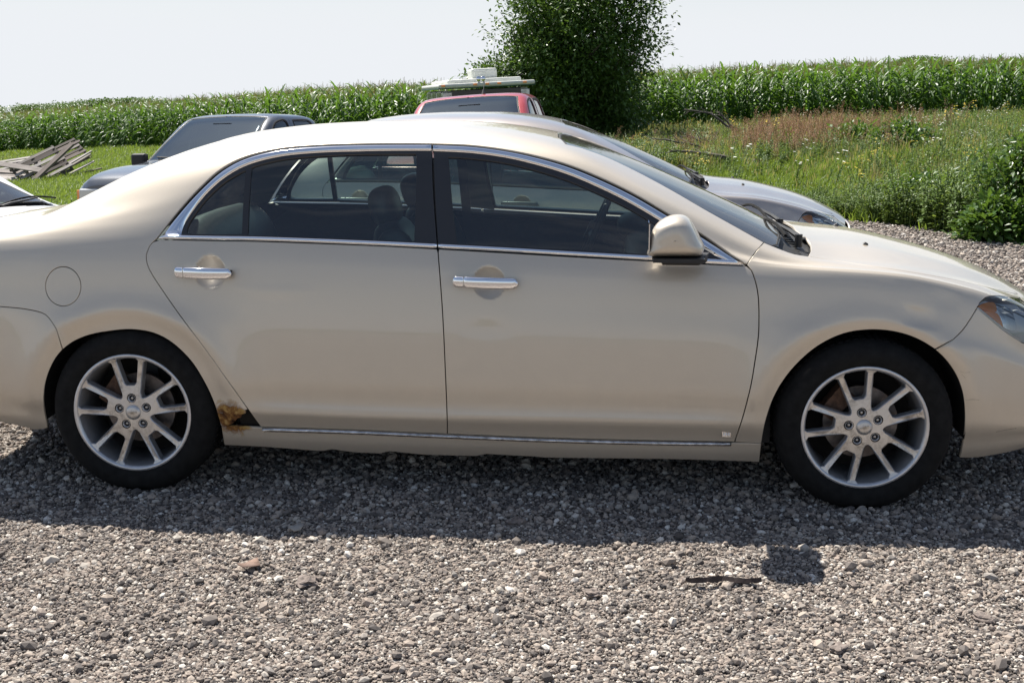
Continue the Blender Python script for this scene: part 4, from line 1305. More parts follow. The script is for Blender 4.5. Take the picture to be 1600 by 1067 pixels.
def mat_stone():
    t = NT('gravel_stone')
    oi = t.new('ShaderNodeObjectInfo')
    c = t.ramp(oi.outputs['Random'], [(0, (.080, .074, .070)), (.20, (.15, .133, .120)), (.36, (.25, .215, .185)), (.52, (.35, .29, .245)), (.68, (.45, .385, .32)), (.82, (.30, .275, .25)), (.93, (.56, .51, .44)), (1.0, (.74, .70, .64))])
    n = t.noise(160, 4, .6, t.coord())
    c = t.mix(t.math('MULTIPLY', n.outputs['Fac'], .30), c, (.16, .13, .12))
    t.set(color=c, rough=.85, spec=.25)
    return t.m
SOIL = mat_soil(); GRAV = mat_gravel(); STONE = mat_stone()
q = np.sinh(np.linspace(-7.2, 7.2, 461)); q = q/q[-1]*1900
ground = grid_mesh('ground', q+1.0, q+14.0, lambda x, y: H(x, y)-.02-.02*(y < lot_edge(x)), SOIL)
tag(ground, kind='structure')
lx_ = np.concatenate([np.arange(-40, -6, .5), np.arange(-6, 9, .06), np.arange(9, 40, .5)])
ly_ = np.concatenate([np.arange(-30, -2.4, .5), np.arange(-2.4, 12.2, .06)])
lot = grid_mesh('gravel_lot', lx_, ly_, lambda x, y: H(x, y)+micro(x, y)-.006, GRAV, keep=lambda x, y: y < lot_edge(x)+.05*noise2(x, y, 9, 3))
tag(lot, kind='structure')

# ------------------------------------------------------------------ scattering of uncountable stuff
def scatter(name, pos, rot, scl, idx, variants, parent=None):
    n = len(pos)
    me = bpy.data.meshes.new(name)
    me.vertices.add(n); me.vertices.foreach_set('co', np.asarray(pos, dtype=np.float32).ravel())
    for nm, ty, dat in (('rot', 'FLOAT_VECTOR', rot), ('scl', 'FLOAT_VECTOR', scl)):
        a = me.attributes.new(nm, ty, 'POINT'); a.data.foreach_set('vector', np.asarray(dat, dtype=np.float32).ravel())
    a = me.attributes.new('idx', 'INT', 'POINT'); a.data.foreach_set('value', np.asarray(idx, dtype=np.int32))
    o = link(bpy.data.objects.new(name, me))
    ng = bpy.data.node_groups.new(name+'_nodes', 'GeometryNodeTree')
    ng.interface.new_socket('Geometry', in_out='INPUT', socket_type='NodeSocketGeometry')
    ng.interface.new_socket('Geometry', in_out='OUTPUT', socket_type='NodeSocketGeometry')
    gi = ng.nodes.new('NodeGroupInput'); go = ng.nodes.new('NodeGroupOutput')
    ip = ng.nodes.new('GeometryNodeInstanceOnPoints'); jg = ng.nodes.new('GeometryNodeJoinGeometry')
    for v in variants:
        oi = ng.nodes.new('GeometryNodeObjectInfo'); oi.inputs['Object'].default_value = v; oi.inputs['As Instance'].default_value = True
        ng.links.new(oi.outputs['Geometry'], jg.inputs[0])
    def na(nm, ty):
        a = ng.nodes.new('GeometryNodeInputNamedAttribute'); a.data_type = ty; a.inputs['Name'].default_value = nm
        return [s for s in a.outputs if s.enabled][0]
    ng.links.new(gi.outputs[0], ip.inputs['Points']); ng.links.new(jg.outputs[0], ip.inputs['Instance'])
    ip.inputs['Pick Instance'].default_value = True
    ng.links.new(na('idx', 'INT'), ip.inputs['Instance Index'])
    ng.links.new(na('rot', 'FLOAT_VECTOR'), ip.inputs['Rotation'])
    ng.links.new(na('scl', 'FLOAT_VECTOR'), ip.inputs['Scale'])
    ng.links.new(ip.outputs[0], go.inputs[0])
    md = o.modifiers.new('scatter', 'NODES'); md.node_group = ng
    if parent: o.parent = parent
    tag(o, kind='stuff')
    return o
def source(name, V, Fc, mats, midx=None, smooth=False):
    """mesh kept out of the scene, only used as an instance source"""
    me = bpy.data.meshes.new(name)
    me.from_pydata([tuple(map(float, v)) for v in V], [], Fc)
    for m in (mats if isinstance(mats, (list, tuple)) else [mats]): me.materials.append(m)
    if midx is not None: me.polygons.foreach_set('material_index', np.array(midx, dtype=np.int32))
    if smooth: me.polygons.foreach_set('use_smooth', np.ones(len(me.polygons), dtype=bool))
    me.update()
    return bpy.data.objects.new(name, me)

npr = np.random.default_rng(11)
def stone_src(k):
    bm = bmesh.new(); bmesh.ops.create_icosphere(bm, subdivisions=1, radius=1.0)
    rr = random.Random(k)
    cuts = [(Vector((rr.gauss(0, 1), rr.gauss(0, 1), rr.gauss(0, 1))).normalized(), rr.uniform(.55, .85)) for _ in range(6)]
    for v in bm.verts:
        for d, h in cuts:
            e = v.co.dot(d)-h
            if e > 0: v.co -= d*e
        v.co *= rr.uniform(.92, 1.06)
    V = [tuple(v.co) for v in bm.verts]; Fc = [tuple(v.index for v in f.verts) for f in bm.faces]
    bm.free()
    return source('stone', V, Fc, STONE)
stones = [stone_src(k) for k in range(8)]
P_, S_ = [], []
def add_stones(x0, x1, y0_, y1, cell, rm, rs, keep=None, rmax=.05):
    xs_ = np.arange(x0, x1, cell); ys_ = np.arange(y0_, y1, cell)
    X, Y = np.meshgrid(xs_, ys_); X = X.ravel(); Y = Y.ravel()
    X = X+npr.uniform(-.5, .5, len(X))*cell; Y = Y+npr.uniform(-.5, .5, len(Y))*cell
    k = np.ones(len(X), bool)
    if keep is not None: k = keep(X, Y)
    lat, fo = frame(X, Y)
    k &= (abs(lat) < fo*.48+1.3) & (fo > 1.5)
    X = X[k]; Y = Y[k]
    r = np.minimum(rm*np.exp(npr.normal(0, rs, len(X))), rmax)
    z = H(X, Y)+micro(X, Y)-.006
    P_.append(np.column_stack([X, Y, z+r*npr.uniform(.05, .55, len(X))])); S_.append(r)
add_stones(-.6, 4.2, -2.1, -.25, .0090, .0051, .40, rmax=.016)
add_stones(-1.8, 4.9, -.25, 2.3, .0135, .0070, .38, rmax=.02)
add_stones(-.8, 4.6, -2.1, .2, .075, .0125, .30, rmax=.026)
add_stones(-3.5, 6.0, .2, 4.5, .05, .013, .3, rmax=.028)
add_stones(3.0, 8.0, 4.5, 11.5, .026, .0115, .38, keep=lambda x, y: (y < lot_edge(x)+.06) & (x > 2.2+(y-4.5)*.2), rmax=.03)
Pn = np.vstack(P_); rn = np.concatenate(S_)
nS = len(Pn)
SCN = np.column_stack([rn*npr.uniform(.8, 1.5, nS), rn*npr.uniform(.75, 1.15, nS), rn*npr.uniform(.55, .95, nS)])
scatter('gravel', Pn, np.column_stack([npr.uniform(-.4, .4, nS), npr.uniform(-.4, .4, nS), npr.uniform(0, 6.28, nS)]), SCN, npr.integers(0, 8, nS), stones)

# ------------------------------------------------------------------ foliage
def leaf_mat(name, stops, rough=.45, trans=.35, spec=.4, nsc=3.0, tcol=None):
    t = NT(name)
    oi = t.new('ShaderNodeObjectInfo')
    g = t.new('ShaderNodeNewGeometry')
    n = t.noise(nsc, 3, .5, g.outputs['Position'])
    f = t.math('ADD', t.math('MULTIPLY', oi.outputs['Random'], .5), t.math('MULTIPLY', n.outputs['Fac'], .5))
    f = t.math('ADD', t.math('MULTIPLY', f, .7), t.math('MULTIPLY', g.outputs['Random Per Island'], .3))
    c = t.ramp(f, [(.22+.56*k/(len(stops)-1), s) for k, s in enumerate(stops)])
    t.set(color=c, rough=rough, spec=spec)
    tr = t.new('ShaderNodeBsdfTranslucent')
    t.l(t.mix(.55, c, tuple(min(1, a*b) for a, b in zip(stops[-1], (1.7, 1.6, .8)))), tr.inputs['Color'])
    ms = t.new('ShaderNodeMixShader'); ms.inputs[0].default_value = trans
    t.l(t.b.outputs[0], ms.inputs[1]); t.l(tr.outputs[0], ms.inputs[2]); t.l(ms.outputs[0], t.out.inputs['Surface'])
    MAT[name] = t.m
    return t.m
CORN = leaf_mat('corn_leaf', [(.040, .095, .016), (.068, .150, .024), (.105, .20, .034)], rough=.42, trans=.40, spec=.42)
TASSEL = leaf_mat('corn_tassel', [(.20, .19, .09), (.28, .26, .12)], rough=.7, trans=.3)
GRASS = leaf_mat('grass_blade', [(.085, .150, .022), (.130, .215, .034), (.19, .26, .05)], rough=.5, trans=.45)
DRYGR = leaf_mat('dry_grass', [(.24, .24, .09), (.36, .32, .14), (.48, .42, .23)], rough=.7, trans=.3)
WEED = leaf_mat('weed_leaf', [(.075, .140, .030), (.12, .20, .042), (.18, .25, .065)], rough=.5, trans=.35)
SHRUB = leaf_mat('shrub_leaf', [(.040, .095, .018), (.07, .145, .026), (.12, .20, .04)], rough=.38, trans=.32, spec=.5)
TREEL = leaf_mat('tree_leaf', [(.036, .080, .018), (.062, .125, .025), (.10, .175, .036)], rough=.40, trans=.28, spec=.45, nsc=.8)
DOCK = leaf_mat('dock_seedhead', [(.20, .11, .07), (.34, .20, .13), (.46, .32, .22)], rough=.9, trans=.15)
FLOWER = simple('white_umbel', (.72, .72, .66), .8)
YELLOW = simple('yellow_flower', (.75, .55, .05), .7)
BARK = simple('bark', (.085, .070, .055), .95, noise=.5, nscale=18, bump=.5)
DEADW = simple('dead_wood', (.11, .095, .085), .95, noise=.45, nscale=22, bump=.4)
STEM = simple('green_stem', (.09, .13, .04), .7)
DRYSTEM = simple('dry_stem', (.26, .19, .11), .85)

def leaf_strip(V, Fc, base, az, length, width, rise, droop, seg=5, fold=.25, twist=0.0):
    d = Vector((math.cos(az), math.sin(az), 0)); sd = Vector((-math.sin(az), math.cos(az), 0))
    b = len(V)
    for i in range(seg+1):
        t = i/seg
        p = Vector(base)+d*(length*t*(1-.15*t))+Vector((0, 0, length*(rise*t-droop*t*t)))
        w = width*.5*(math.sin(math.pi*min(1, .18+.82*t))**.7 if t < 1 else 0.02)
        s2 = sd*math.cos(twist*t)+Vector((0, 0, 1))*math.sin(twist*t)
        V.append(p-s2*w+Vector((0, 0, w*fold))); V.append(p); V.append(p+s2*w+Vector((0, 0, w*fold)))
    for i in range(seg):
        a = b+i*3
        Fc.append((a, a+1, a+4, a+3)); Fc.append((a+1, a+2, a+5, a+4))

def corn_geo(seed, h=1.95):
    rr = random.Random(seed); V = []; Fc = []; mi = []
    m = MB(); m.tube([(0, 0, 0), (rr.uniform(-.02, .02), rr.uniform(-.02, .02), h*.5), (rr.uniform(-.04, .04), rr.uniform(-.04, .04), h*.93)], [.014, .011, .005], 4, cap=False)
    V += m.v; Fc += m.f; mi += [0]*len(m.f)
    az = rr.uniform(0, 6.28)
    for k in range(15):
        n0 = len(Fc)
        z = h*(.10+.78*k/14)
        L = (.55+.30*math.sin(math.pi*(k+2)/16))*rr.uniform(.85, 1.15)
        leaf_strip(V, Fc, (0, 0, z), az+math.pi*k+rr.uniform(-.5, .5), L, .072*rr.uniform(.8, 1.1), rr.uniform(.75, 1.15) if k < 12 else rr.uniform(1.05, 1.4), rr.uniform(.8, 1.35) if k < 12 else rr.uniform(.6, 1.0), 5, .35, rr.uniform(-.8, .8))
        mi += [0]*(len(Fc)-n0)
    tp = Vector((0, 0, h*.93))
    for k in range(5):
        n0 = len(Fc); b = len(V); a = rr.uniform(0, 6.28); e = rr.uniform(.05, .14) if k else .01
        q = tp+Vector((math.cos(a)*e, math.sin(a)*e, .22+.10*(k == 0)))
        V += [tp+Vector((.004, 0, 0)), tp-Vector((.004, 0, 0)), q-Vector((.004, 0, 0)), q+Vector((.004, 0, 0))]; Fc.append((b, b+1, b+2, b+3))
        b = len(V); V += [tp+Vector((0, .004, 0)), tp-Vector((0, .004, 0)), q-Vector((0, .004, 0)), q+Vector((0, .004, 0))]; Fc.append((b, b+1, b+2, b+3))
        mi += [1]*(len(Fc)-n0)
    return V, Fc, mi
corns = []
for k in range(6):
    V, Fc, mi = corn_geo(100+k, 1.60+.10*random.Random(k).random())
    corns.append(source('corn', V, Fc, [CORN, TASSEL], mi))
# rows follow the edge of the field
pts = []
row = 0.0; k = 0
while row < 420:
    dr = .76 if k < 16 else (1.1 if k < 34 else 1.1*1.09**(k-34))
    st = .19 if k < 10 else (.28 if k < 20 else .28+.02*(k-20))
    c0 = -560
    cols = []
    c = c0
    while c < 2250:
        D = np.interp(c, DC, DV)+row
        cols.append((c+npr.uniform(-.1, .1)*st*F/D, D+npr.uniform(-.10, .10)))
        c += st*F/D*max(1.0, D/80)
    pts += [(k, c, D) for c, D in cols]
    row += dr; k += 1
pts = [(k, *spot(c, D), c, D) for k, c, D in pts]
# the three hundred nearest plants in view are plants of their own, the rest is the field
cand = [i for i, p in enumerate(pts) if (0 < p[3] < 240 or 500 < p[3] < 640 or 1045 < p[3] < 1600) and p[0] < 3]
cand.sort(key=lambda i: pts[i][4]+pts[i][0]*3)
single = set(cand[:300])
cz = H(np.array([p[1] for p in pts]), np.array([p[2] for p in pts]))
first = None
for j, i in enumerate(sorted(single)):
    p = pts[i]
    o = link(bpy.data.objects.new('corn_plant', corns[j % 6].data))
    o.location = (p[1], p[2], cz[i]-.02); o.rotation_euler = (RNG.uniform(-.05, .05), RNG.uniform(-.05, .05), RNG.uniform(0, 6.28)); s = RNG.uniform(.92, 1.08); o.scale = (s, s, s)
    tag(o, 'leafy green corn plant with a thin tassel in the front rows of the field', 'corn plant', 'corn plants along the edge of the field')
rest = [i for i in range(len(pts)) if i not in single]
n = len(rest)
sc = npr.uniform(.9, 1.1, n)
scatter('corn_field', [(pts[i][1], pts[i][2], cz[i]-.02) for i in rest], np.column_stack([npr.uniform(-.06, .06, n), npr.uniform(-.06, .06, n), npr.uniform(0, 6.28, n)]), np.column_stack([sc, sc, sc]), npr.integers(0, 6, n), corns)

def tuft_geo(seed, n, h, spread, lean, width=.006, mats=0, seed_heads=False, heads=.13):
    rr = random.Random(seed); V = []; Fc = []; mi = []
    for _ in range(n):
        a = rr.uniform(0, 6.28); r = spread*math.sqrt(rr.random()); b = Vector((r*math.cos(a), r*math.sin(a), 0))
        az = rr.uniform(0, 6.28); L = h*rr.uniform(.55, 1.15); e = lean*rr.uniform(.2, 1.2)
        w = width*rr.uniform(.7, 1.3)
        d = Vector((math.cos(az), math.sin(az), 0)); sd = Vector((-math.sin(az), math.cos(az), 0))
        p1 = b+d*L*e*.35+Vector((0, 0, L*.55)); p2 = b+d*L*e+Vector((0, 0, L*(1-.25*e)))
        k = len(V)
        V += [b-sd*w*.5, b+sd*w*.5, p1+sd*w*.42, p1-sd*w*.42, p2]
        Fc += [(k, k+1, k+2, k+3), (k+3, k+2, k+4)]; mi += [mats, mats]
        if seed_heads and rr.random() < heads:
            k = len(V); q = p2-d*L*.03-Vector((0, 0, .07))
            V += [q-sd*.008, q+sd*.008, p2+sd*.006+Vector((0, 0, .02)), p2-sd*.006+Vector((0, 0, .02))]; Fc.append((k, k+1, k+2, k+3)); mi.append(1)
    return V, Fc, mi
lawn_src = [source('lawn_tuft', *tuft_geo(k, 46, .085, .13, .7, .007)[:2], GRASS) for k in range(4)]
rough_src = []
for k in range(4):
    V, Fc, mi = tuft_geo(20+k, 50, .34, .15, .75, .0075, seed_heads=True); rough_src.append(source('grass_tuft', V, Fc, [GRASS, DRYGR], mi))
dry_src = []
for k in range(3):
    V, Fc, mi = tuft_geo(40+k, 34, .62, .16, .45, .006, mats=1, seed_heads=True); dry_src.append(source('dry_tuft', V, Fc, [GRASS, DRYGR], mi))

def broad_leaf(V, Fc, p, n_, up_, L, W):
    """single leaf of four faces, folded on its midrib"""
    n_ = Vector(n_).normalized(); sd = n_.cross(Vector(up_)); sd = sd.normalized() if sd.length > 1e-5 else n_.orthogonal().normalized()
    u = sd.cross(n_)
    k = len(V); p = Vector(p)
    V += [p, p+n_*L*.45-sd*W*.5+u*W*.12, p+n_*L*.5, p+n_*L*.45+sd*W*.5+u*W*.12, p+n_*L-u*L*.12]
    Fc += [(k, k+2, k+1), (k, k+3, k+2), (k+1, k+2, k+4), (k+2, k+3, k+4)]
def weed_geo(seed, h, kind):
    rr = random.Random(seed); V = []; Fc = []; mi = []
    for s in range(rr.randint(3, 6)):
        a = rr.uniform(0, 6.28); e = rr.uniform(.05, .30); hh = h*rr.uniform(.7, 1.1)
        b = Vector((rr.uniform(-.12, .12), rr.uniform(-.12, .12), 0)); t = b+Vector((math.cos(a)*e*hh, math.sin(a)*e*hh, hh))
        m = MB(); m.tube([b, b.lerp(t, .5)+Vector((0, 0, .03)), t], [.007, .005, .003], 3, cap=False)
        k0 = len(V); V += m.v; Fc += [tuple(k0+i for i in f) for f in m.f]; mi += [1]*len(m.f)
        nl = 18 if kind != 'dock' else 8
        for q in range(nl):
            f = (q+.5)/nl; p = b.lerp(t, f)
            if kind == 'dock' and f > .5: break
            az = rr.uniform(0, 6.28); n0 = len(Fc)
            broad_leaf(V, Fc, p, (math.cos(az), math.sin(az), rr.uniform(-.1, .8)), (0, 0, 1), rr.uniform(.07, .15)*(1.25-f*.7), rr.uniform(.03, .055)*(1.25-f*.6)); mi += [0]*(len(Fc)-n0)
        n0 = len(Fc)
        if kind == 'dock':
            for q in range(60):
                f = rr.uniform(.45, 1.04); p = b.lerp(t, f)+Vector((rr.gauss(0, .03), rr.gauss(0, .03), rr.gauss(0, .01)))*(1.3-f*.5)
                broad_leaf(V, Fc, p, (rr.gauss(0, 1), rr.gauss(0, 1), rr.gauss(0, 1)), (0, 0, 1), .026, .022)
            mi += [2]*(len(Fc)-n0)
        elif kind == 'lace':
            k = len(V); c = t
            ring = [c+Vector((math.cos(x)*.034, math.sin(x)*.034, .006)) for x in np.linspace(0, 2*math.pi, 9)[:-1]]
            V += [c+Vector((0, 0, .014))]+ring
            Fc += [(k, k+1+i, k+1+(i+1) % 8) for i in range(8)]; mi += [2]*8
        elif kind == 'yellow':
            for q in range(3):
                k = len(V); c = t+Vector((rr.gauss(0, .03), rr.gauss(0, .03), rr.gauss(0, .02)))
                V += [c+Vector((math.cos(x)*.018, math.sin(x)*.018, 0)) for x in np.linspace(0, 2*math.pi, 7)[:-1]]; Fc.append(tuple(range(k, k+6))); mi.append(2)
    return V, Fc, mi
leafy_src, dock_src, lace_src, yel_src = [], [], [], []
for k in range(4):
    V, Fc, mi = weed_geo(60+k, .62, 'leafy'); leafy_src.append(source('leafy_weed', V, Fc, [WEED, STEM], mi))
    V, Fc, mi = weed_geo(70+k, .95, 'dock'); dock_src.append(source('dock_weed', V, Fc, [WEED, DRYSTEM, DOCK], mi))
    V, Fc, mi = weed_geo(80+k, .85, 'lace'); lace_src.append(source('lace_weed', V, Fc, [WEED, STEM, FLOWER], mi))
yel_src = [source('yellow_weed', *(lambda g: (g[0], g[1], [WEED, STEM, YELLOW], g[2]))(weed_geo(90, .6, 'yellow')))]

def region(n, c0, c1, r0, r1, dens=None):
    """random ground points between two picture columns and two distances, uniform on the ground"""
    r = np.sqrt(npr.uniform(r0*r0, r1*r1, n)); c = npr.uniform(c0, c1, n)
    lat = (c-800)/F*r/math.cos(PITCH)
    X = CPG[0]+rh[0]*lat+fh[0]*r; Y = CPG[1]+rh[1]*lat+fh[1]*r
    k = (Y > lot_edge(X)+.03) & (r < np.interp(c, DC, DV)-.2)
    if dens is not None: k &= npr.random(n) < dens(c, r, X, Y)
    return X[k], Y[k], c[k], r[k]
def put(name, X, Y, scl, src, tilt=.1, zs=None):
    n = len(X); z = H(X, Y)
    if np.isscalar(scl): scl = np.full(n, scl)
    s = scl*npr.uniform(.75, 1.25, n); s2 = s*npr.uniform(.8, 1.2, n)
    return scatter(name, np.column_stack([X, Y, z-.015]), np.column_stack([npr.normal(0, tilt, n), npr.normal(0, tilt, n), npr.uniform(0, 6.28, n)]), np.column_stack([s, s, s2]), npr.integers(0, len(src), n), src)
X, Y, c, r = region(60000, -260, 1900, 9, 58)
patch = .5+.5*noise2(X, Y, .5, 3)
put('lawn_grass', X, Y, (.9+1.0*patch)*(1+np.clip(r-25, 0, 30)*.03), lawn_src)
def d_rough(c, r, X, Y):
    c = c-60
    q = .5+.5*noise2(X, Y, .7, 7)
    w = sstep(1000, 1350, c)*.9+.15*(c > 850)+.12*(c < 850)*(r > 40)
    w = np.maximum(w, (c > 840)*sstep(20, 25, r+4*(c > 1300)))
    return w*(.35+.9*q)
X, Y, c, r = region(26000, -100, 1800, 9.2, 56, d_rough)
put('rough_grass', X, Y, .62+.35*sstep(17, 22, r)*(c > 850), rough_src, .2)
X, Y, c, r = region(9000, 840, 1800, 11, 36, lambda c, r, X, Y: (.10+.40*(noise2(X, Y, .9, 5) > 0))*(sstep(20, 23, r)*.55+.20*sstep(1250, 1450, c)*(noise2(X, Y, .6, 9) > .1)))
put('dry_grass', X, Y, .62, dry_src, .2)
X, Y, c, r = region(15000, 880, 1850, 9.3, 35.5, lambda c, r, X, Y: np.clip(sstep(20.5, 22.5, r)*(1-.6*sstep(28, 30, r))*.65+sstep(1290, 1500, c)*.55+.9*sstep(1350, 1480, c)*(r < 14), 0, 1)*(.3+.7*(noise2(X, Y, .8, 12) > -.2)))
put('leafy_weeds', X, Y, .62+.3*sstep(16, 12, r), leafy_src, .2)
X, Y, c, r = region(2600, 930, 1500, 21.5, 28.5, lambda c, r, X, Y: (noise2(X, Y, .55, 15) > .0)*(.10+.75*sstep(1120, 1180, c)*sstep(22, 24, r)*(1-.8*sstep(1300, 1400, c))))
put('dock_weeds', X, Y, .62, dock_src, .15)
X, Y, c, r = region(1400, 1000, 1650, 12, 34, lambda c, r, X, Y: 0.012+.16*sstep(1330, 1480, c)*sstep(16, 22, r)*(noise2(X, Y, .7, 21) > 0))
put('wild_carrot', X, Y, .62, lace_src, .15)
X, Y, c, r = region(300, 920, 1620, 16, 34, lambda c, r, X, Y: .18)
put('yellow_wildflowers', X, Y, .9, yel_src, .1)
# weeds straggling along the rim of the gravel
X, Y, c, r = region(5200, 1100, 1750, 11, 15.5, lambda c, r, X, Y: .25+.75*sstep(1280, 1420, c))
put('edge_weeds', X, Y, .48+.25*sstep(1350, 1550, c), leafy_src, .2)

# ------------------------------------------------------------------ tree and shrubs
def grow(m, p, d, L, r, depth, tips, rr, kink=.35, split=3, up=.25):
    """recursive limb; records tip points"""
    n = 4; pts = [Vector(p)]; rad = [r]
    cur = Vector(p); dd = Vector(d).normalized()
    for i in range(n):
        dd = (dd+Vector((rr.gauss(0, kink), rr.gauss(0, kink), rr.gauss(0, kink*.6)+up*.3))*.45).normalized()
        cur = cur+dd*L/n; pts.append(cur.copy()); rad.append(r*(1-.5*(i+1)/n))
        if depth <= 1: tips.append((cur.copy(), dd.copy()))
    m.tube(pts, rad, 6 if r > .03 else 4, cap=False)
    if depth > 0:
        for k in range(split):
            i = rr.randint(2, n)
            q = pts[i]
            nd = (dd+Vector((rr.gauss(0, .8), rr.gauss(0, .8), rr.gauss(0, .5)+up))).normalized()
            grow(m, q, nd, L*rr.uniform(.6, .8), rad[i]*.75, depth-1, tips, rr, kink, split, up)
def leaves_at(centres, per, spread, L, W, rr, flat=.0):
    V = []; Fc = []
    for (c, d) in centres:
        for _ in range(per):
            o = Vector((rr.gauss(0, spread), rr.gauss(0, spread), rr.gauss(0, spread*.8)))
            p = c+o
            n_ = (o.normalized()*.8+Vector((rr.gauss(0, .6), rr.gauss(0, .6), rr.gauss(-.15, .5))))
            s = rr.uniform(.7, 1.25)
            n_ = n_.normalized(); sd = n_.cross(Vector((rr.gauss(0, .5), rr.gauss(0, .5), 1))).normalized()
            k = len(V)
            u = sd.cross(n_)
            V += [p, p+n_*L*s*.5-sd*W*s*.5+u*W*.12, p+n_*L*s, p+n_*L*s*.5+sd*W*s*.5+u*W*.12]
            Fc += [(k, k+2, k+1), (k, k+3, k+2)]
    return V, Fc
rr = random.Random(5)
tx, ty = spot(894, 31.0); tz = Hf(tx, ty)
tree = empty('broadleaf_tree', (tx, ty, tz-.05), label='dense dark green broadleaf tree standing behind the red pickup, at the edge of the corn', cat='tree')
m = MB(); tips = []
m.tube([(0, 0, 0), (.03, .02, .6), (.05, 0, 1.2)], [.17, .14, .12], 9)
for k in range(7):
    a = k*2*math.pi/7+rr.uniform(-.3, .3)
    m2 = MB(); t2 = []
    grow(m2, (.03, .02, .35+.13*k), (math.cos(a), math.sin(a), .45+.12*k), 1.5, .075, 2, t2, rr)
    m2.build('limb', BARK, tree, smooth=True); tips += t2
m.build('trunk', BARK, tree, smooth=True)
# crown: lobes round the tips plus hanging outer sprays
cent = []
for (p, d) in tips: cent.append((Vector((p.x*.66, p.y*.8, p.z*.9)), d))
def crownpt():
    while True:
        x, y, z = rr.uniform(-1, 1), rr.uniform(-1, 1), rr.uniform(-1, 1)
        q = x*x+y*y+z*z
        if .25 < q < 1: return x, y, z
for _ in range(420):
    x, y, z = crownpt()
    w = 1.80 if z > -.2 else 1.6
    bump = 1+.16*math.sin(5*math.atan2(y, x)+3*z)+.10*math.sin(9*math.atan2(y, x)-5*z)
    cent.append((Vector((x*w*bump+.15, y*w*bump, 2.65+z*2.75)), Vector((0, 0, 1))))
for _ in range(60):      # skirt and low left arm
    cent.append((Vector((rr.uniform(-1.9, 1.75), rr.uniform(-1.2, 1.2), rr.uniform(.15, .9))), Vector((0, 0, 1))))
for _ in range(34):
    t = rr.random(); cent.append((Vector((-1.3-1.45*t, rr.gauss(0, .3), 1.55+.45*(1-t)+rr.gauss(0, .20))), Vector((0, 0, 1))))
for _ in range(40):
    a = rr.uniform(0, 6.28); cent.append((Vector((math.cos(a)*1.88, math.sin(a)*1.9, rr.uniform(1.2, 4.6))), Vector((0, 0, 1))))
V, Fc = leaves_at(cent, 84, .225, .115, .062, rr)
me_obj('crown', V, Fc, TREEL, tree)

def shrub(px, r, w, h, n, label, seed, group=None, L=.075, W=.038):
    rr = random.Random(seed)
    x, y = spot(px, r)
    s = empty('leafy_shrub', (x, y, Hf(x, y)-.03), label=label, cat='shrub', group=group)
    m = MB(); tips = []
    for k in range(9):
        a = rr.uniform(0, 6.28)
        grow(m, (rr.uniform(-.1, .1)*w, rr.uniform(-.1, .1)*w, 0), (math.cos(a)*.6*w, math.sin(a)*.6*w, h*.9), h*.55, .014, 1, tips, rr, kink=.3, split=3)
    m.build('stem', DRYSTEM, s)
    cent = [(p, d) for p, d in tips if math.hypot(p.x, p.y) < w*.62 and p.z < h]
    for _ in range(n):
        a = rr.uniform(0, 6.28); q = math.sqrt(rr.random()); zz = rr.uniform(.04, 1)
        rad = w*.5*q*(1-.55*zz**2)*(1+.25*math.sin(3*a+seed))
        cent.append((Vector((rad*math.cos(a), rad*math.sin(a), h*zz*(1-.25*q)*(1+.15*math.sin(4*a+seed)))), Vector((0, 0, 1))))
    V, Fc = leaves_at(cent, 22, .075, L, W, rr)
    me_obj('foliage', V, Fc, SHRUB, s)
    return s
shrub(1612, 12.9, 1.45, 1.14, 380, 'tall leafy green shrub at the right edge, behind the low bushy one', 3)
shrub(1720, 12.2, 1.5, 1.2, 330, 'dark green shrub cut off by the right edge beside the gravel', 4)
shrub(1545, 12.45, .68, .42, 200, 'low pale green bushy shrub spreading onto the gravel', 5, L=.085, W=.045)
shrub(1418, 14.4, .8, .5, 130, 'small rounded shrub at the grass edge, left of the large shrubs', 6)
shrub(1385, 22.5, 1.5, .62, 220, 'rounded dark green shrub among the weeds, biggest of those before the corn', 7, L=.10, W=.05)
shrub(1310, 23.5, 1.2, .55, 150, 'grey-green shrub among brown dock in front of the corn', 8, L=.10, W=.05)

# dead branches thrown on the grass
def fallen(lines, r, label, seed, rad):
    """a thrown-down bough: limb lines with forks and small twigs"""
    rr = random.Random(seed)
    x0, y0_ = spot(lines[0][0][0], r); z0 = Hf(x0, y0_)
    m = MB()
    def P3(px, py, dep):
        x, y = spot(px, r+dep); el = (py-(174-.0493*px))/F*(r+dep)
        return Vector((x, y, CP[2]-el))
    for k, ln in enumerate(lines):
        d0 = rr.uniform(-.5, .5); pts = []
        for i in range(len(ln)-1):
            for t in (0, .5): pts.append(P3(ln[i][0]*(1-t)+ln[i+1][0]*t+rr.uniform(-1.5, 1.5), ln[i][1]*(1-t)+ln[i+1][1]*t+rr.uniform(-1.5, 1.5), d0+rr.uniform(-.12, .12)))
        pts.append(P3(*ln[-1], d0))
        r0 = rad*1.45*(1 if k == 0 else .62)
        m.tube(pts, [r0*(1-.75*i/len(pts)) for i in range(len(pts))], 6)
        for i in range(1, len(pts)):
            for _ in range(3):
                d = (pts[i]-pts[i-1]).normalized(); p = pts[i-1].lerp(pts[i], rr.random())
                tw = [p]; dd = (d+Vector((rr.gauss(0, .6), rr.gauss(0, .6), rr.gauss(.15, .45)))).normalized(); L = rr.uniform(.12, .42)
                for q in range(3):
                    dd = (dd+Vector((rr.gauss(0, .3), rr.gauss(0, .3), rr.gauss(-.05, .25)))).normalized(); tw.append(tw[-1]+dd*L/3)
                m.tube(tw, [.009, .007, .005, .003], 3, cap=False)
    o = m.build('dead_branch', DEADW, None, smooth=True)
    tag(o, label, 'branch', 'dead branches thrown in the weeds')
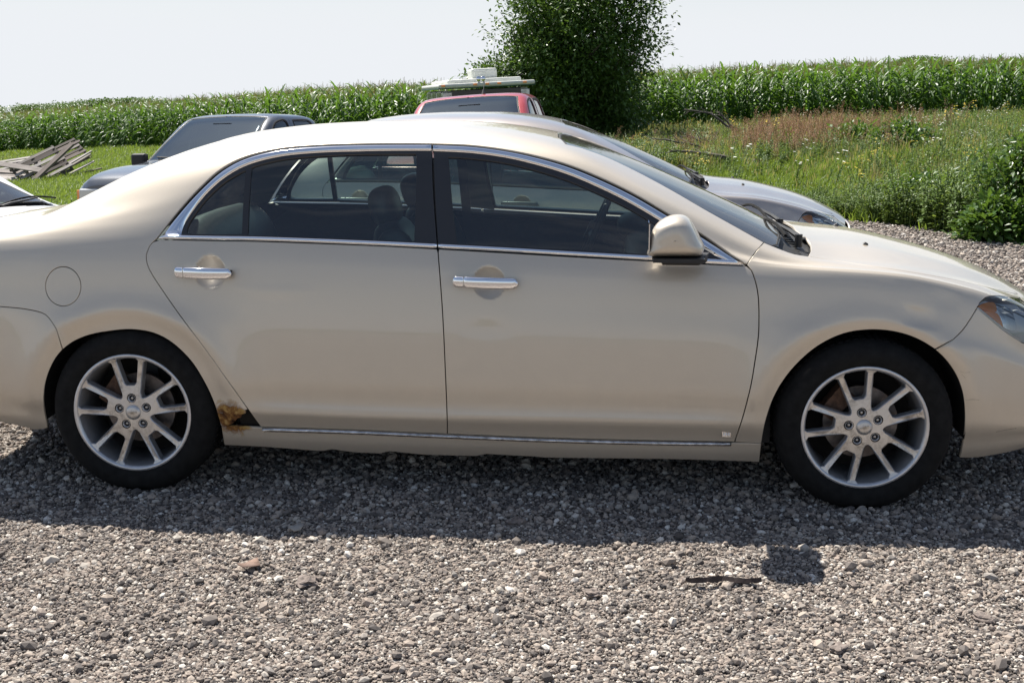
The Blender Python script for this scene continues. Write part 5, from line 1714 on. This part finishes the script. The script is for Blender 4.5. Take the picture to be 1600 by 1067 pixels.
fallen([[(1185, 234), (1135, 230), (1095, 223), (1040, 221)], [(1095, 224), (1068, 230), (1046, 243)]], 22.0, 'thick forked dead branch lying lowest on the mown grass edge', 31, .038)
fallen([[(1150, 238), (1112, 222), (1078, 209), (1050, 206), (1018, 204)]], 23.5, 'long thin dead branch pointing left just above the forked one', 32, .022)
fallen([[(1128, 233), (1105, 213), (1084, 203), (1064, 196)], [(1105, 213), (1098, 202), (1082, 199)]], 24.5, 'dark crooked dead branch in the middle of the heap', 33, .028)
fallen([[(1172, 202), (1142, 186), (1124, 178), (1098, 160), (1060, 157)], [(1160, 205), (1130, 206), (1104, 194)], [(1142, 186), (1120, 168), (1112, 158)]], 27.5, 'grey twiggy dead bough reaching highest, against the corn', 34, .032)
# far trees on the skyline
def clump_geo(seed):
    rr = random.Random(seed)
    cent = [(Vector((rr.gauss(0, .42), rr.gauss(0, .42), .45+rr.uniform(-.35, .45))), Vector((0, 0, 1))) for _ in range(46)]
    V, Fc = leaves_at(cent, 12, .10, .15, .12, rr)
    return V, Fc
clumps = [source('far_clump', *clump_geo(k), TREEL) for k in range(3)]
FP, FS = [], []
for (c0, c1, r, hh, nn) in ((-260, -30, 1300, 10, 30), (-15, 24, 1000, 8.5, 14), (24, 60, 1300, 3, 6), (60, 108, 1250, 8.5, 18), (120, 262, 1150, 8.5, 44), (265, 340, 1000, 5, 14), (100, 135, 1300, 5, 9), (1375, 1430, 1200, 9, 20), (1700, 2200, 1200, 11, 40)):
    for _ in range(nn):
        x, y = spot(npr.uniform(c0, c1), r*npr.uniform(.9, 1.1)); s = hh*npr.uniform(.7, 1.15)
        FP.append((x, y, Hf(x, y)-.3)); FS.append((s*1.3, s*1.3, s))
n = len(FP)
scatter('far_treeline', FP, np.column_stack([np.zeros(n), np.zeros(n), npr.uniform(0, 6, n)]), FS, npr.integers(0, 3, n), clumps)

# ------------------------------------------------------------------ the parked cars
gold = sedan(GOLD, 'champagne gold sedan filling the foreground, rusted through ahead of its rear wheel')
def recolour(o, swaps):
    for ob in [o]+list(o.children_recursive):
        if ob.type != 'MESH': continue
        for i, sl in enumerate(ob.material_slots):
            if sl.material and sl.material.name in swaps:
                nm = swaps[sl.material.name]; sl.link = 'OBJECT'; sl.material = nm
SILVER = paint('taupe_silver_paint', (0.47, 0.42, 0.385), metal=0.62, rough=0.34, dust=0.22)
WHITEP = paint('white_paint', (0.80, 0.79, 0.78), metal=0.0, rough=0.4, dust=0.12)
WHITEP2 = WHITEP
GREYTRIM = simple('satin_grey_trim', (0.10, 0.10, 0.10), 0.4)
sil = copy_tree(gold)
recolour(sil, {'champagne_paint': SILVER, 'chrome': GREYTRIM})
sil['label'] = 'taupe silver sedan parked right behind the champagne gold sedan, seen over its roof'
def place(o, x, y, rz, sc=(1, 1, 1), local=(0, 0), lift=0.0):
    """puts the local ground point at x, y and leans the vehicle with the ground"""
    e = 1.2
    gx = (Hf(x+e, y)-Hf(x-e, y))/(2*e); gy = (Hf(x, y+e)-Hf(x, y-e))/(2*e)
    nrm = Vector((-gx, -gy, 1)).normalized()
    Rz = Matrix.Rotation(rz, 4, 'Z')
    qd = Vector((0, 0, 1)).rotation_difference(nrm).to_matrix().to_4x4()
    T = Matrix.Translation(Vector((x, y, Hf(x, y)+lift))) @ qd @ Rz @ Matrix.Diagonal((*sc, 1)) @ Matrix.Translation(Vector((-local[0], -local[1], 0)))
    o.matrix_world = T
place(sil, 1.24, 4.08, R(0.4), (.965, .97, .985), local=(1.35, YM))
wht = copy_tree(gold)
recolour(wht, {'champagne_paint': WHITEP, 'chrome': GREYTRIM})
wht['label'] = 'white sedan at the left edge, only its windscreen base, wipers and bonnet in view'
fm = [o for o in wht.children_recursive if o.name.startswith('side_mirror') and sum(v.co.y for v in o.data.vertices)/len(o.data.vertices) > YM]
for o in fm:
    for ch in list(o.children): bpy.data.objects.remove(ch)
    bpy.data.objects.remove(o)
wx, wy = spot(96, 8.6)
place(wht, wx, wy, R(-20), (.9, .9, .9), local=(2.52, 1.58))

# ------------------------------------------------------------------ pickups
PV = [0, .08, .25, .45, .60, .66, .86, 1.10, 1.17, 1.26, 1.40, 1.80]
px_ = [1.98, 2.02, 2.10, 2.4, 2.8, 2.98, 3.10, 3.30, 3.50, 3.66, 3.76, 3.9, 4.3, 4.6, 4.80, 4.90, 4.95]
hb = tab({1.98: .79, 2.02: .81, 2.1: .82, 3.9: .82, 4.6: .80, 4.8: .775, 4.9: .74, 4.95: .70})
ztop = tab({1.98: 1.50, 2.02: 1.55, 2.10: 1.585, 2.4: 1.61, 2.8: 1.612, 2.98: 1.592, 3.10: 1.545, 3.3: 1.42, 3.5: 1.285, 3.66: 1.165, 3.76: 1.10, 3.9: 1.075, 4.3: 1.05, 4.6: 1.01, 4.8: .965, 4.9: .92, 4.95: .86})
zrl = tab({1.98: 1.46, 2.02: 1.50, 2.10: 1.525, 2.4: 1.54, 2.8: 1.538, 2.98: 1.515, 3.10: 1.47, 3.3: 1.345, 3.5: 1.21, 3.66: 1.10, 3.76: 1.045, 3.9: 1.035, 4.3: 1.005, 4.6: .965, 4.8: .92, 4.9: .88, 4.95: .82})
yrl = tab({1.98: .60, 2.1: .615, 2.9: .615, 3.1: .625, 3.3: .645, 3.5: .67, 3.66: .695, 3.76: .71, 3.9: .71, 4.6: .69, 4.9: .64, 4.95: .60})
zbl = tab({1.98: 1.03, 3.6: 1.01, 3.76: 1.0, 3.9: .99, 4.3: .955, 4.6: .915, 4.8: .87, 4.9: .83, 4.95: .77})
ps = []
for x in px_:
    h = hb(x); zb = zbl(x); zr = zrl(x); yr = yrl(x); zt = ztop(x)
    b = .40 if x > 2 else .40
    row = [(-(h-.05), b), (-(h-.012), b+.05), (-(h+.012), b+.20), (-(h+.01), zb-.18), (-(h-.005), zb-.04), (-(h-.045), zb)]
    row += [(-((h-.045)*.5+yr*.5+.008), (zb+zr)/2), (-yr, zr), (-(yr-.035), zr+(zt-zr)*.50), (-(yr-.11), zr+(zt-zr)*.78), (-(yr-.25), zr+(zt-zr)*.93), (0, zt)]
    row = [(min(a, -.001*(11-i)) if i < 11 else 0, b_) for i, (a, b_) in enumerate(row)]
    ps.append(row)
def pflare(X, V, P):
    dx = X[:, None]-4.02; z = P[:, :, 1]; r = np.hypot(dx, z-.36)
    P[:, :, 0] -= .02*np.exp(-((r-.44)/.06)**2)*(z < .9)
    return P
PICK = Loft(np.concatenate([np.linspace(1.98, 2.12, 12)[:-1], np.linspace(2.12, 4.7, 180)[:-1], np.linspace(4.7, 4.95, 30)]), PV, ps, px_, 0.0, nv=150, smooth=(3, 3), extra=pflare)
PC = PV[-1]
def arcp(L, xc, zc, r, a0, a1, n=22):
    out = []
    for a in np.linspace(a0, a1, n):
        x = xc+r*math.cos(a); z = zc+r*math.sin(a)
        vs = np.linspace(0, PV[5], 160); p = L.raw(np.full(160, x), vs)
        out.append((x, float(vs[np.argmin(abs(p[:, 2]-z))])))
    return out
def bevel(o, w=.01, seg=2):
    md = o.modifiers.new('bevel', 'BEVEL'); md.width = w; md.segments = seg; md.limit_method = 'ANGLE'; md.angle_limit = R(35)
    me = o.data
    return o
def pickup(pm, label, glass, side_glass, bumper):
    global VC
    old = VC
    L = PICK
    t = empty('pickup_truck', (0, 0, 0), label=label, cat='pickup truck')
    arch = arcp(L, 4.02, .36, .415, math.pi*1.02, -math.pi*.02)
    arch[0] = (arch[0][0], 0.0); arch[-1] = (arch[-1][0], 0.0)
    dw = [(2.80, .68), (3.60, .68), (3.53, .76), (3.30, .95), (3.13, 1.055), (3.06, 1.08), (2.84, 1.08), (2.80, 1.055)]
    ew = [(2.16, .70), (2.62, .68), (2.62, 1.075), (2.24, 1.08), (2.19, 1.05)]
    apx = pchain([(3.03, 1.245), (3.20, 1.235), (3.45, 1.20), (3.62, 1.18), (3.74, 1.17)])
    ws = [(3.005, PC)]+pchain([(3.005, PC), (3.01, 1.5), (3.03, 1.245)])[1:]+apx[1:]+pchain([(3.74, 1.17), (3.78, 1.4), (3.80, PC)])[1:]
    shell = ([(1.98, 0)]+arch+[(4.95, 0), (4.95, PC)]+[(3.80, PC)]+pchain([(3.80, PC), (3.78, 1.4), (3.74, 1.17)])[1:]+apx[::-1][1:]+pchain([(3.03, 1.245), (3.01, 1.5), (3.005, PC)])[1:]+[(1.98, PC)])
    L.panel('cab', pchain(shell, .06), pm, t, holes=[dw, ew], gap=0, centre=True, flange=.02, grid=(.05, .04))
    L.panel('windscreen', ws, glass, t, gap=.004, off=-.004, centre=True, flange=0, grid=(.06, .05))
    for hl in (dw, ew):
        L.panel('side_window', hl, side_glass, t, gap=-.004, off=-.008, both=True, flange=0, grid=(.06, .05))
        a = np.array(hl); a2 = L.inset(dedupe(hl), -.014); b2 = L.inset(dedupe(hl), .006)
        L.ribbon('window_seal', pchain(a2+[a2[0]]), pchain(b2+[b2[0]]), GASKET, t, off=0, bulge=.003, n=70, nc=4)
    a2 = [p for p in L.inset(dedupe(ws), .001)]; b2 = L.inset(dedupe(ws), .020)
    sel = [i for i in range(len(a2)) if a2[i][1] < PC-.01]
    L.ribbon('windscreen_seal', [a2[i] for i in sel], [b2[i] for i in sel], GASKET, t, off=0, bulge=.002, n=80, nc=4)
    # seams of door and bonnet as flat black strips painting in gap shade
    for ln in ([(2.70, .06), (2.70, .62), (2.72, 1.10)], [(3.72, .06), (3.74, .45), (3.66, .655)], [(3.86, 1.12), (4.3, 1.13), (4.85, 1.15)]):
        q = pchain(ln, .04); L.ribbon('gap_strip', q, [(x+.006, v) for x, v in q] if abs(ln[0][0]-ln[-1][0]) < .3 else [(x, v+.008) for x, v in q], GASKET, t, off=.0006, bulge=.0006, n=40, nc=3)
    # closing faces: rear wall with window, front fascia
    for xx, nm in ((1.985, 'rear_wall'), (4.945, 'front_panel')):
        vs = np.linspace(0, PC, 60); p = L.raw(np.full(60, xx), vs)
        V = [tuple(a) for a in p]+[(a[0], -a[1], a[2]) for a in p[::-1][1:]]
        me_obj(nm, V, [tuple(range(len(V)))], pm, t)
    m = MB(); m.box((1.975, 0, 1.27), (.02, 1.0, .32)); m.build('rear_window', GLOSSBLK, t)
    m = MB(); m.box((4.955, 0, .735), (.03, .86, .15))
    g = m.build('grille', DARKPL, t)
    m = MB()
    for k in range(3): m.box((4.975, 0, .69+.045*k), (.012, .86, .010))
    m.build('grille_bar', bumper, g)
    for s in (-1, 1):
        m = MB(); m.box((4.925, s*.565, .745), (.08, .24, .15)); h = bevel(m.build('headlight', LAMPGREY, t), .015)
        m = MB(); m.box((4.958, s*.565, .745), (.02, .225, .135)); bevel(m.build('headlight_lens', REFLECTM, h), .012)
        m = MB(); m.box((4.88, s*.705, .745), (.13, .05, .13)); bevel(m.build('marker_lens', ORANGE, h), .012)
        # mirror
        m = MB(); m.box((3.50, s*.93, 1.10), (.10, .20, .15)); mr = bevel(m.build('side_mirror', DARKPL, t), .035, 3)
        m = MB(); m.box((3.54, s*.82, 1.06), (.07, .12, .05)); m.build('mirror_arm', DARKPL, mr)
        m = MB(); m.box((3.15, s*.835, .88), (.16, .03, .035)); bevel(m.build('door_handle', DARKPL, t), .01)
        m = MB(); m.lathe([(.0, 0), (.38, .0), (.40, .02), (.40, .30)], 24, c=(4.02, -.78, .36) if s < 0 else (4.02, .48, .36)); m.build('wheel_well', VOID, t)
    m = MB(); m.box((5.00, 0, .52), (.14, 1.62, .17)); bevel(m.build('front_bumper', bumper, t), .03, 3)
    m = MB(); m.box((-.06, 0, .52), (.12, 1.60, .16)); bevel(m.build('rear_bumper', bumper, t), .03, 3)
    # load bed
    m = MB()
    for s in (-1, 1):
        m.box((.55, s*.79, .80), (1.10-.02, .07, .50)); m.box((1.76, s*.79, .80), (.30, .07, .50)); m.box((.97, s*.79, .92), (1.94, .068, .26)); m.box((.15, s*.79, .63), (.70, .066, .30)); m.box((1.75, s*.79, .50), (.34, .066, .12))
    m.box((.97, 0, .60), (1.90, 1.52, .04)); m.box((1.93, 0, .80), (.04, 1.52, .46)); m.box((.02, 0, .80), (.05, 1.56, .48))
    bevel(m.build('load_bed', pm, t), .012)
    for s in (-1, 1):
        m = MB(); m.box((-.005, s*.72, .80), (.03, .12, .28)); bevel(m.build('tail_light', MAT['tail_lens'], t), .01)
    m = MB(); m.box((2.5, 0, .42), (4.6, .9, .16)); m.build('chassis', VOID, t)
    for x in (.98, 4.02):
        wheel(t, (x, -.83, .345), -1, .3, WM2, rt_=.345, rr=.20, w=.215, style='steel'); wheel(t, (x, .83, .345), 1, .3, WM2, rt_=.345, rr=.20, w=.215, style='steel')
    # bench and wheel inside
    for s in (-.38, .38):
        pill('seat', LEATHER, t, (2.75, s, .82), (.5, .55, .22), 3); pill('seat', LEATHER, t, (2.48, s, 1.08), (.16, .52, .56), 3, M=Matrix.Rotation(R(-12), 3, 'Y')); pill('head_restraint', LEATHER, t, (2.42, s, 1.38), (.10, .28, .16), 2.6)
    pill('dashboard', TRIM_DARK, t, (3.50, 0, .93), (.42, 1.36, .22), 3.4)
    m = MB(); pts = [Vector((3.20+.07*math.sin(a), .38+.19*math.cos(a), 1.02+.18*math.sin(a))) for a in np.linspace(0, 2*math.pi, 25)]
    m.tube(pts, .014, 6, cap=False); m.tube([(3.2, .38, 1.02), (3.45, .38, .93)], .03, 6); m.build('steering_wheel', TRIM_DARK, t)
    m = MB(); m.box((3.17, 0, 1.47), (.025, .24, .06)); m.build('rear_view_mirror', TRIM_DARK, t)
    m = MB()
    for yy in (-.52, .05):
        m.tube([(3.775, yy+.5, 1.095), (3.755, yy+.2, 1.115), (3.72, yy-.02, 1.13)], .009, 5)
    m.build('wiper', DARKPL, t)
    m = MB(); m.box((2.5, 0, .45), (3.0, 1.4, .05)); m.build('floor_pan', TRIM_DARK, t)
    return t
if 'tail_lens' not in MAT: simple('tail_lens', (0.45, 0.02, 0.02), 0.15, coat=1.0)
REFLECTM = simple('cloudy_headlamp', (0.55, 0.55, 0.50), 0.25, metal=0.3, coat=1.0, coat_rough=.05)
WM2 = dict(WM); WM2['face'] = simple('hub_grey', (.35, .35, .36), .4, metal=.6)
RED = paint('red_paint', (0.42, 0.022, 0.03), metal=0.15, rough=0.35, dust=0.15)
NAVY = paint('dark_blue_grey_paint', (0.040, 0.050, 0.068), metal=0.35, rough=0.32, dust=0.2)
TRUCKGL = car_glass('truck_glass', (0.42, 0.50, 0.50), dust=.006, ior=2.5, refl=(.74, .90, 1.0))  # blue refl tint paints the look of reflected sky into the glass
DARKGL = car_glass('dark_side_glass', (0.22, 0.24, 0.26), dust=.01, ior=1.9)
CHR2 = CHROME_W
navy = pickup(NAVY, 'dark blue extended-cab pickup with its bonnet and windscreen showing behind the gold boot', TRUCKGL, DARKGL, GREYTRIM)
red = copy_tree(navy)
recolour(red, {'dark_blue_grey_paint': RED})
red['label'] = 'red extended-cab pickup facing us above the silver roof, beside the leafy tree'
def facing(o, px, r, deg, ref, lift=0.0, sc=1.0):
    """ref = local point to put on the ground point; deg = turn away from facing the viewer (positive: nose to picture left)"""
    x, y = spot(px, r)
    base = math.atan2(CPG[1]-y, CPG[0]-x)
    place(o, x, y, base-R(deg), (sc, sc, sc), local=ref, lift=lift)
facing(navy, 378, 14.5, 31, (3.0, 0), sc=1.0)
facing(red, 754, 13.6, 10, (3.0, 0), sc=1.0)
m = MB(); m.tube([(2.8, .1, 1.60), (2.78, .1, 1.66)], [.03, .010], 8); m.tube([(2.78, .1, 1.65), (2.70, .1, 1.76)], .004, 4); m.build('roof_aerial', DARKPL, red)

# ------------------------------------------------------------------ camper van behind the red pickup
CAMP = simple('weathered_white_fibreglass', (.62, .63, .58), .45, noise=.15, nscale=5)
GREENST = simple('dark_green_stripe', (.03, .10, .07), .4)
ALUB = simple('dull_aluminium', (.50, .52, .52), .3, metal=.8, noise=.25, nscale=8)
cx, cy = spot(768, 24.5)
van = empty('camper_van', (0, 0, 0), label='old white camper van with green stripe, roof horns and air conditioner behind the red pickup', cat='camper van')
# local: +X towards us
def B(name, c, d, mat, par=van, bv=.03, seg=3):
    m = MB(); m.box(c, d); return bevel(m.build(name, mat, par), bv, seg)
body = B('body', (-2.2, 0, 1.0), (4.4, 2.02, 1.15), CAMP, bv=.08)
B('nose', (.12, 0, .72), (.5, 1.80, .58), CAMP, bv=.08)
B('green_stripe', (-2.2, 0, 1.12), (4.42, 2.035, .12), GREENST, bv=.01)
B('window_band', (-2.1, 0, 1.455), (4.2, 2.03, .16), ALUB, bv=.01)
rf_ = B('raised_roof', (-2.15, 0, 1.66), (4.7, 2.25, .085), CAMP, bv=.04, seg=4)
B('roof_crown', (-2.3, 0, 1.73), (4.1, 1.75, .10), CAMP, bv=.045, seg=4)
B('roof_stripe', (-2.15, 0, 1.612), (4.66, 2.262, .016), GREENST, bv=.004)
B('windscreen', (.012, 0, 1.40), (.03, 1.62, .34), GLOSSBLK, bv=.01)
ac = B('air_conditioner', (-1.5, .12, 1.88), (.85, .62, .21), CAMP, bv=.05, seg=4)
m = MB()
for k in range(5): m.box((-1.07, .12, 1.82+.03*k), (.01, .5, .008))
m.build('louvre', LAMPGREY, ac)
for k, y in enumerate((-1.02, -.28, .0, .28, .88)):
    m = MB(); m.box((.205, y, 1.665), (.03, .09, .035)); bevel(m.build('clearance_light', ORANGE, van), .008)
for y in (-.20, -.09):
    m = MB(); m.lathe([(.0, .0), (.05, .0), (.055, .015), (.028, .05), (.018, .16), (.022, .20)], 14, axis='Z')
    m.v = [(.22-z, y+yy, 1.765+xx) for xx, yy, z in m.v]
    m.build('air_horn', CHROME, van, smooth=True)
for s in (-1, 1):
    for x in (-.9, -2.2, -3.5): B('side_window', (x, s*1.012, 1.40), (.9, .02, .30), GLOSSBLK, bv=.01)
    B('headlight', (.37, s*.70, .78), (.03, .22, .16), REFLECTM, bv=.01)
for x in (-.35, -3.4):
    wheel(van, (x, -.98, .33), -1, 0, WM2, rt_=.33, rr=.19, w=.2, style='steel'); wheel(van, (x, .98, .33), 1, 0, WM2, rt_=.33, rr=.19, w=.2, style='steel')
B('front_bumper', (.40, 0, .48), (.12, 1.8, .14), CHROME_W)
base = math.atan2(CPG[1]-cy, CPG[0]-cx)
place(van, cx, cy, base-R(-8), (.85, .85, 1), local=(0, 0))

# ------------------------------------------------------------------ pile of pallets and boards
WOOD = []
for k, c in enumerate(((.30, .27, .25), (.20, .17, .155), (.42, .39, .37), (.13, .115, .105))):
    t = NT('weathered_wood')
    oc = t.coord(); mpn = t.new('ShaderNodeMapping'); mpn.inputs['Scale'].default_value = (3, 60, 60); t.l(oc, mpn.inputs[0])
    n = t.noise(1.0, 6, .65, mpn.outputs[0])
    t.set(color=t.ramp(n.outputs['Fac'], [(.3, tuple(x*.45 for x in c)), (.55, c), (.75, tuple(min(1, x*1.35) for x in c))]), rough=.9, spec=.15, normal=t.bump(n.outputs['Fac'], .5, .004))
    WOOD.append(t.m)
ox, oy = spot(80, 31.8); oz = Hf(ox, oy)
def board(name, L, W, T, mat, parent=None):
    m = MB(); m.box((0, 0, 0), (L, W, T)); return m.build(name, mat, parent)
def pallet(label, lat, dep, h, az, tilt, roll, mats, nslat=8, L=1.2, W=1.05, group='wooden pallets in the board pile'):
    e = empty('wooden_pallet', (0, 0, 0), label=label, cat='pallet', group=group)
    rr = random.Random(int(lat*100)+7)
    for j in range(3):
        s = board('stringer', .045, W, .09, mats[1], e); s.location = ((j-1)*(L/2-.05), 0, 0)
    for k in range(nslat):
        s = board('slat', L*rr.uniform(.94, 1.03), .088, .018, mats[k % len(mats)], e); s.location = (rr.uniform(-.03, .03), -W/2+(k+.5)*W/nslat, .055+rr.uniform(0, .006)); s.rotation_euler = (rr.uniform(-.02, .02), rr.uniform(-.01, .01), rr.uniform(-.025, .025))
    for k in range(3):
        s = board('under_slat', L, .088, .018, mats[1], e); s.location = (0, (k-1)*(W/2-.06), -.055)
    pos = Vector((ox+rh[0]*lat+fh[0]*dep, oy+rh[1]*lat+fh[1]*dep, 0)); pos.z = Hf(pos.x, pos.y)+h
    # local X towards picture right when az = 0
    Rb = Matrix.Rotation(-YAW, 4, 'Z') @ Matrix.Rotation(az, 4, 'Z') @ Matrix.Rotation(tilt, 4, 'Y') @ Matrix.Rotation(roll, 4, 'X')
    e.matrix_world = Matrix.Translation(pos) @ Rb
    return e
def plank(label, lat, dep, h, az, tilt, roll, L, W, T, mat, name='loose_board', cat='board', group='loose boards in the pile'):
    o = board(name, L, W, T, mat); tag(o, label, cat, group)
    pos = Vector((ox+rh[0]*lat+fh[0]*dep, oy+rh[1]*lat+fh[1]*dep, 0)); pos.z = Hf(pos.x, pos.y)+h
    Rb = Matrix.Rotation(-YAW, 4, 'Z') @ Matrix.Rotation(az, 4, 'Z') @ Matrix.Rotation(tilt, 4, 'Y') @ Matrix.Rotation(roll, 4, 'X')
    o.matrix_world = Matrix.Translation(pos) @ Rb
W0, W1, W2, W3 = WOOD
pallet('grey wooden pallet lying tilted at the upper left of the board pile', -.70, .5, .36, R(20), R(-8), R(22), [W2, W0, W2], 7)
pallet('grey wooden pallet lying at the lower left of the board pile', -1.05, -.2, .20, R(-10), R(3), R(18), [W2, W2, W0], 9, 1.5, .9)
pallet('wooden pallet leaning steeply with wide gaps in the middle of the board pile', .20, -.25, .33, R(34), R(-24), R(34), [W2, W3, W0], 6, 1.3, 1.05)
pallet('dark wooden pallet standing behind the leaning one, topmost of the pile', .45, .45, .52, R(30), R(-24), R(28), [W0, W1, W3], 6, 1.3, 1.0)
plank('long thick grey beam propped up at a slant over the board pile', .62, -.62, .44, R(25), R(-42), R(20), 1.45, .20, .055, W1, 'wooden_beam', 'beam')
plank('pale narrow board on the right flank of the pile, uppermost', 1.02, -.1, .42, R(20), R(-30), R(10), 1.0, .09, .03, W2)
plank('reddish brown board under the pale narrow one', .95, .1, .35, R(25), R(-30), R(15), .95, .09, .03, W0)
plank('pale board low on the right of the pile', 1.12, .0, .22, R(30), R(-26), R(10), .8, .09, .03, W2)
plank('dark short board at the right foot of the pile', 1.30, .2, .12, R(10), R(-12), R(5), .6, .10, .035, W1)
plank('short pale board lying in the grass farthest right of the pile', 1.75, .1, .07, R(40), R(-8), R(5), .55, .09, .03, W2)
plank('wide grey board across the middle of the pile', -.25, -.45, .42, R(-8), R(8), R(28), 1.2, .20, .03, W0)
plank('wide dark board lying along the left of the pile', -1.0, .0, .36, R(-6), R(3), R(20), 1.3, .18, .03, W0)
plank('grey board at the foot of the pile on the left', -1.2, -.7, .09, R(-6), R(3), R(6), 1.5, .14, .03, W2)

# ------------------------------------------------------------------ things lying on the gravel
def strip(px, py, name, label, cat, L, W, mat, az, seed):
    p = on_z(px, py, 0); rr = random.Random(seed)
    V = []; Fc = []; n = 14
    for i in range(n+1):
        t = i/n-.5; w = W*(.5+.5*math.cos(t*2.6))*rr.uniform(.8, 1.1)
        a = t*L; off = .035*math.cos(t*9)*L
        for s, z in ((-1, .006), (-.2, .020), (1, .004)):
            V.append((a, off+s*w/2, z+.006*rr.random()))
    for i in range(n):
        for k in range(2): Fc.append((i*3+k, (i+1)*3+k, (i+1)*3+k+1, i*3+k+1))
    o = me_obj(name, V, Fc, mat); o.location = (p[0], p[1], .004+float(micro(np.array([p[0]]), np.array([p[1]]))[0])); o.rotation_euler = (0, 0, az)
    md = o.modifiers.new('thick', 'SOLIDIFY'); md.thickness = .004
    tag(o, label, cat)
TARP = simple('dark_bark_strip', (.055, .040, .036), .9, noise=.4, nscale=40)
strip(1130, 914, 'rubber_strip', 'curved dark brown rubber strip lying on the sunlit gravel', 'strip', .245, .022, TARP, R(3), 3)
BROWN = simple('dry_leaf_brown', (.20, .13, .10), .8, noise=.3, nscale=40)
def leaf_thing(px, py, label, seed, mat, s=.05):
    p = on_z(px, py, 0); rr = random.Random(seed)
    V = [(0, 0, .012)]+[(s*math.cos(a)*rr.uniform(.5, 1), s*math.sin(a)*rr.uniform(.5, 1), .004+.015*rr.random()) for a in np.linspace(0, 2*math.pi, 10)[:-1]]
    Fc = [(0, 1+i, 1+(i+1) % 9) for i in range(9)]
    o = me_obj('dead_leaf', V, Fc, mat, smooth=True); o.location = (p[0], p[1], .010)
    md = o.modifiers.new('thick', 'SOLIDIFY'); md.thickness = .002
    tag(o, label, 'leaf')
leaf_thing(393, 889, 'curled brown dead leaf on the sunlit gravel at left', 4, BROWN)
leaf_thing(462, 831, 'pale dead leaf lying in the shade at the shadow edge', 5, simple('pale_leaf', (.35, .33, .30), .8), .035)
def clod(px, py, label, seed, s):
    p = on_z(px, py, 0)
    bm = bmesh.new(); bmesh.ops.create_icosphere(bm, subdivisions=3, radius=1.0); rr = random.Random(seed)
    ph = [rr.uniform(0, 6) for _ in range(6)]
    for v in bm.verts:
        c = v.co; k = 1+.18*math.sin(5*c.x+ph[0])+.15*math.sin(7*c.y+ph[1])+.12*math.sin(9*c.z+ph[2])+.08*math.sin(17*c.x+13*c.y+ph[3])+rr.uniform(-.04, .04)
        v.co = Vector((c.x*k*s*1.2, c.y*k*s, c.z*k*s*.5))
    me = bpy.data.meshes.new('clod'); bm.to_mesh(me); bm.free(); me.materials.append(CLOD)
    o = link(bpy.data.objects.new('dirt_clod', me)); o.location = (p[0], p[1], s*.22); o.rotation_euler = (0, 0, rr.uniform(0, 6))
    tag(o, label, 'clod', 'clods of packed dirt on the gravel')
CLOD = simple('packed_dirt', (.20, .165, .145), .95, noise=.45, nscale=70, bump=.6)
clod(808, 818, 'dirt clod in the shade below the middle of the car', 1, .032)
clod(1535, 968, 'dark dirt clod at the lower right of the gravel', 2, .026)
clod(480, 912, 'flattish dirt clod left of centre on the sunlit gravel', 3, .034)
clod(925, 928, 'dirt clod left of the rubber strip', 4, .024)
clod(1335, 915, 'small dirt clod right of the mirror shadow', 5, .016)
clod(1310, 1015, 'dirt clod near the bottom edge, right of centre', 6, .022)
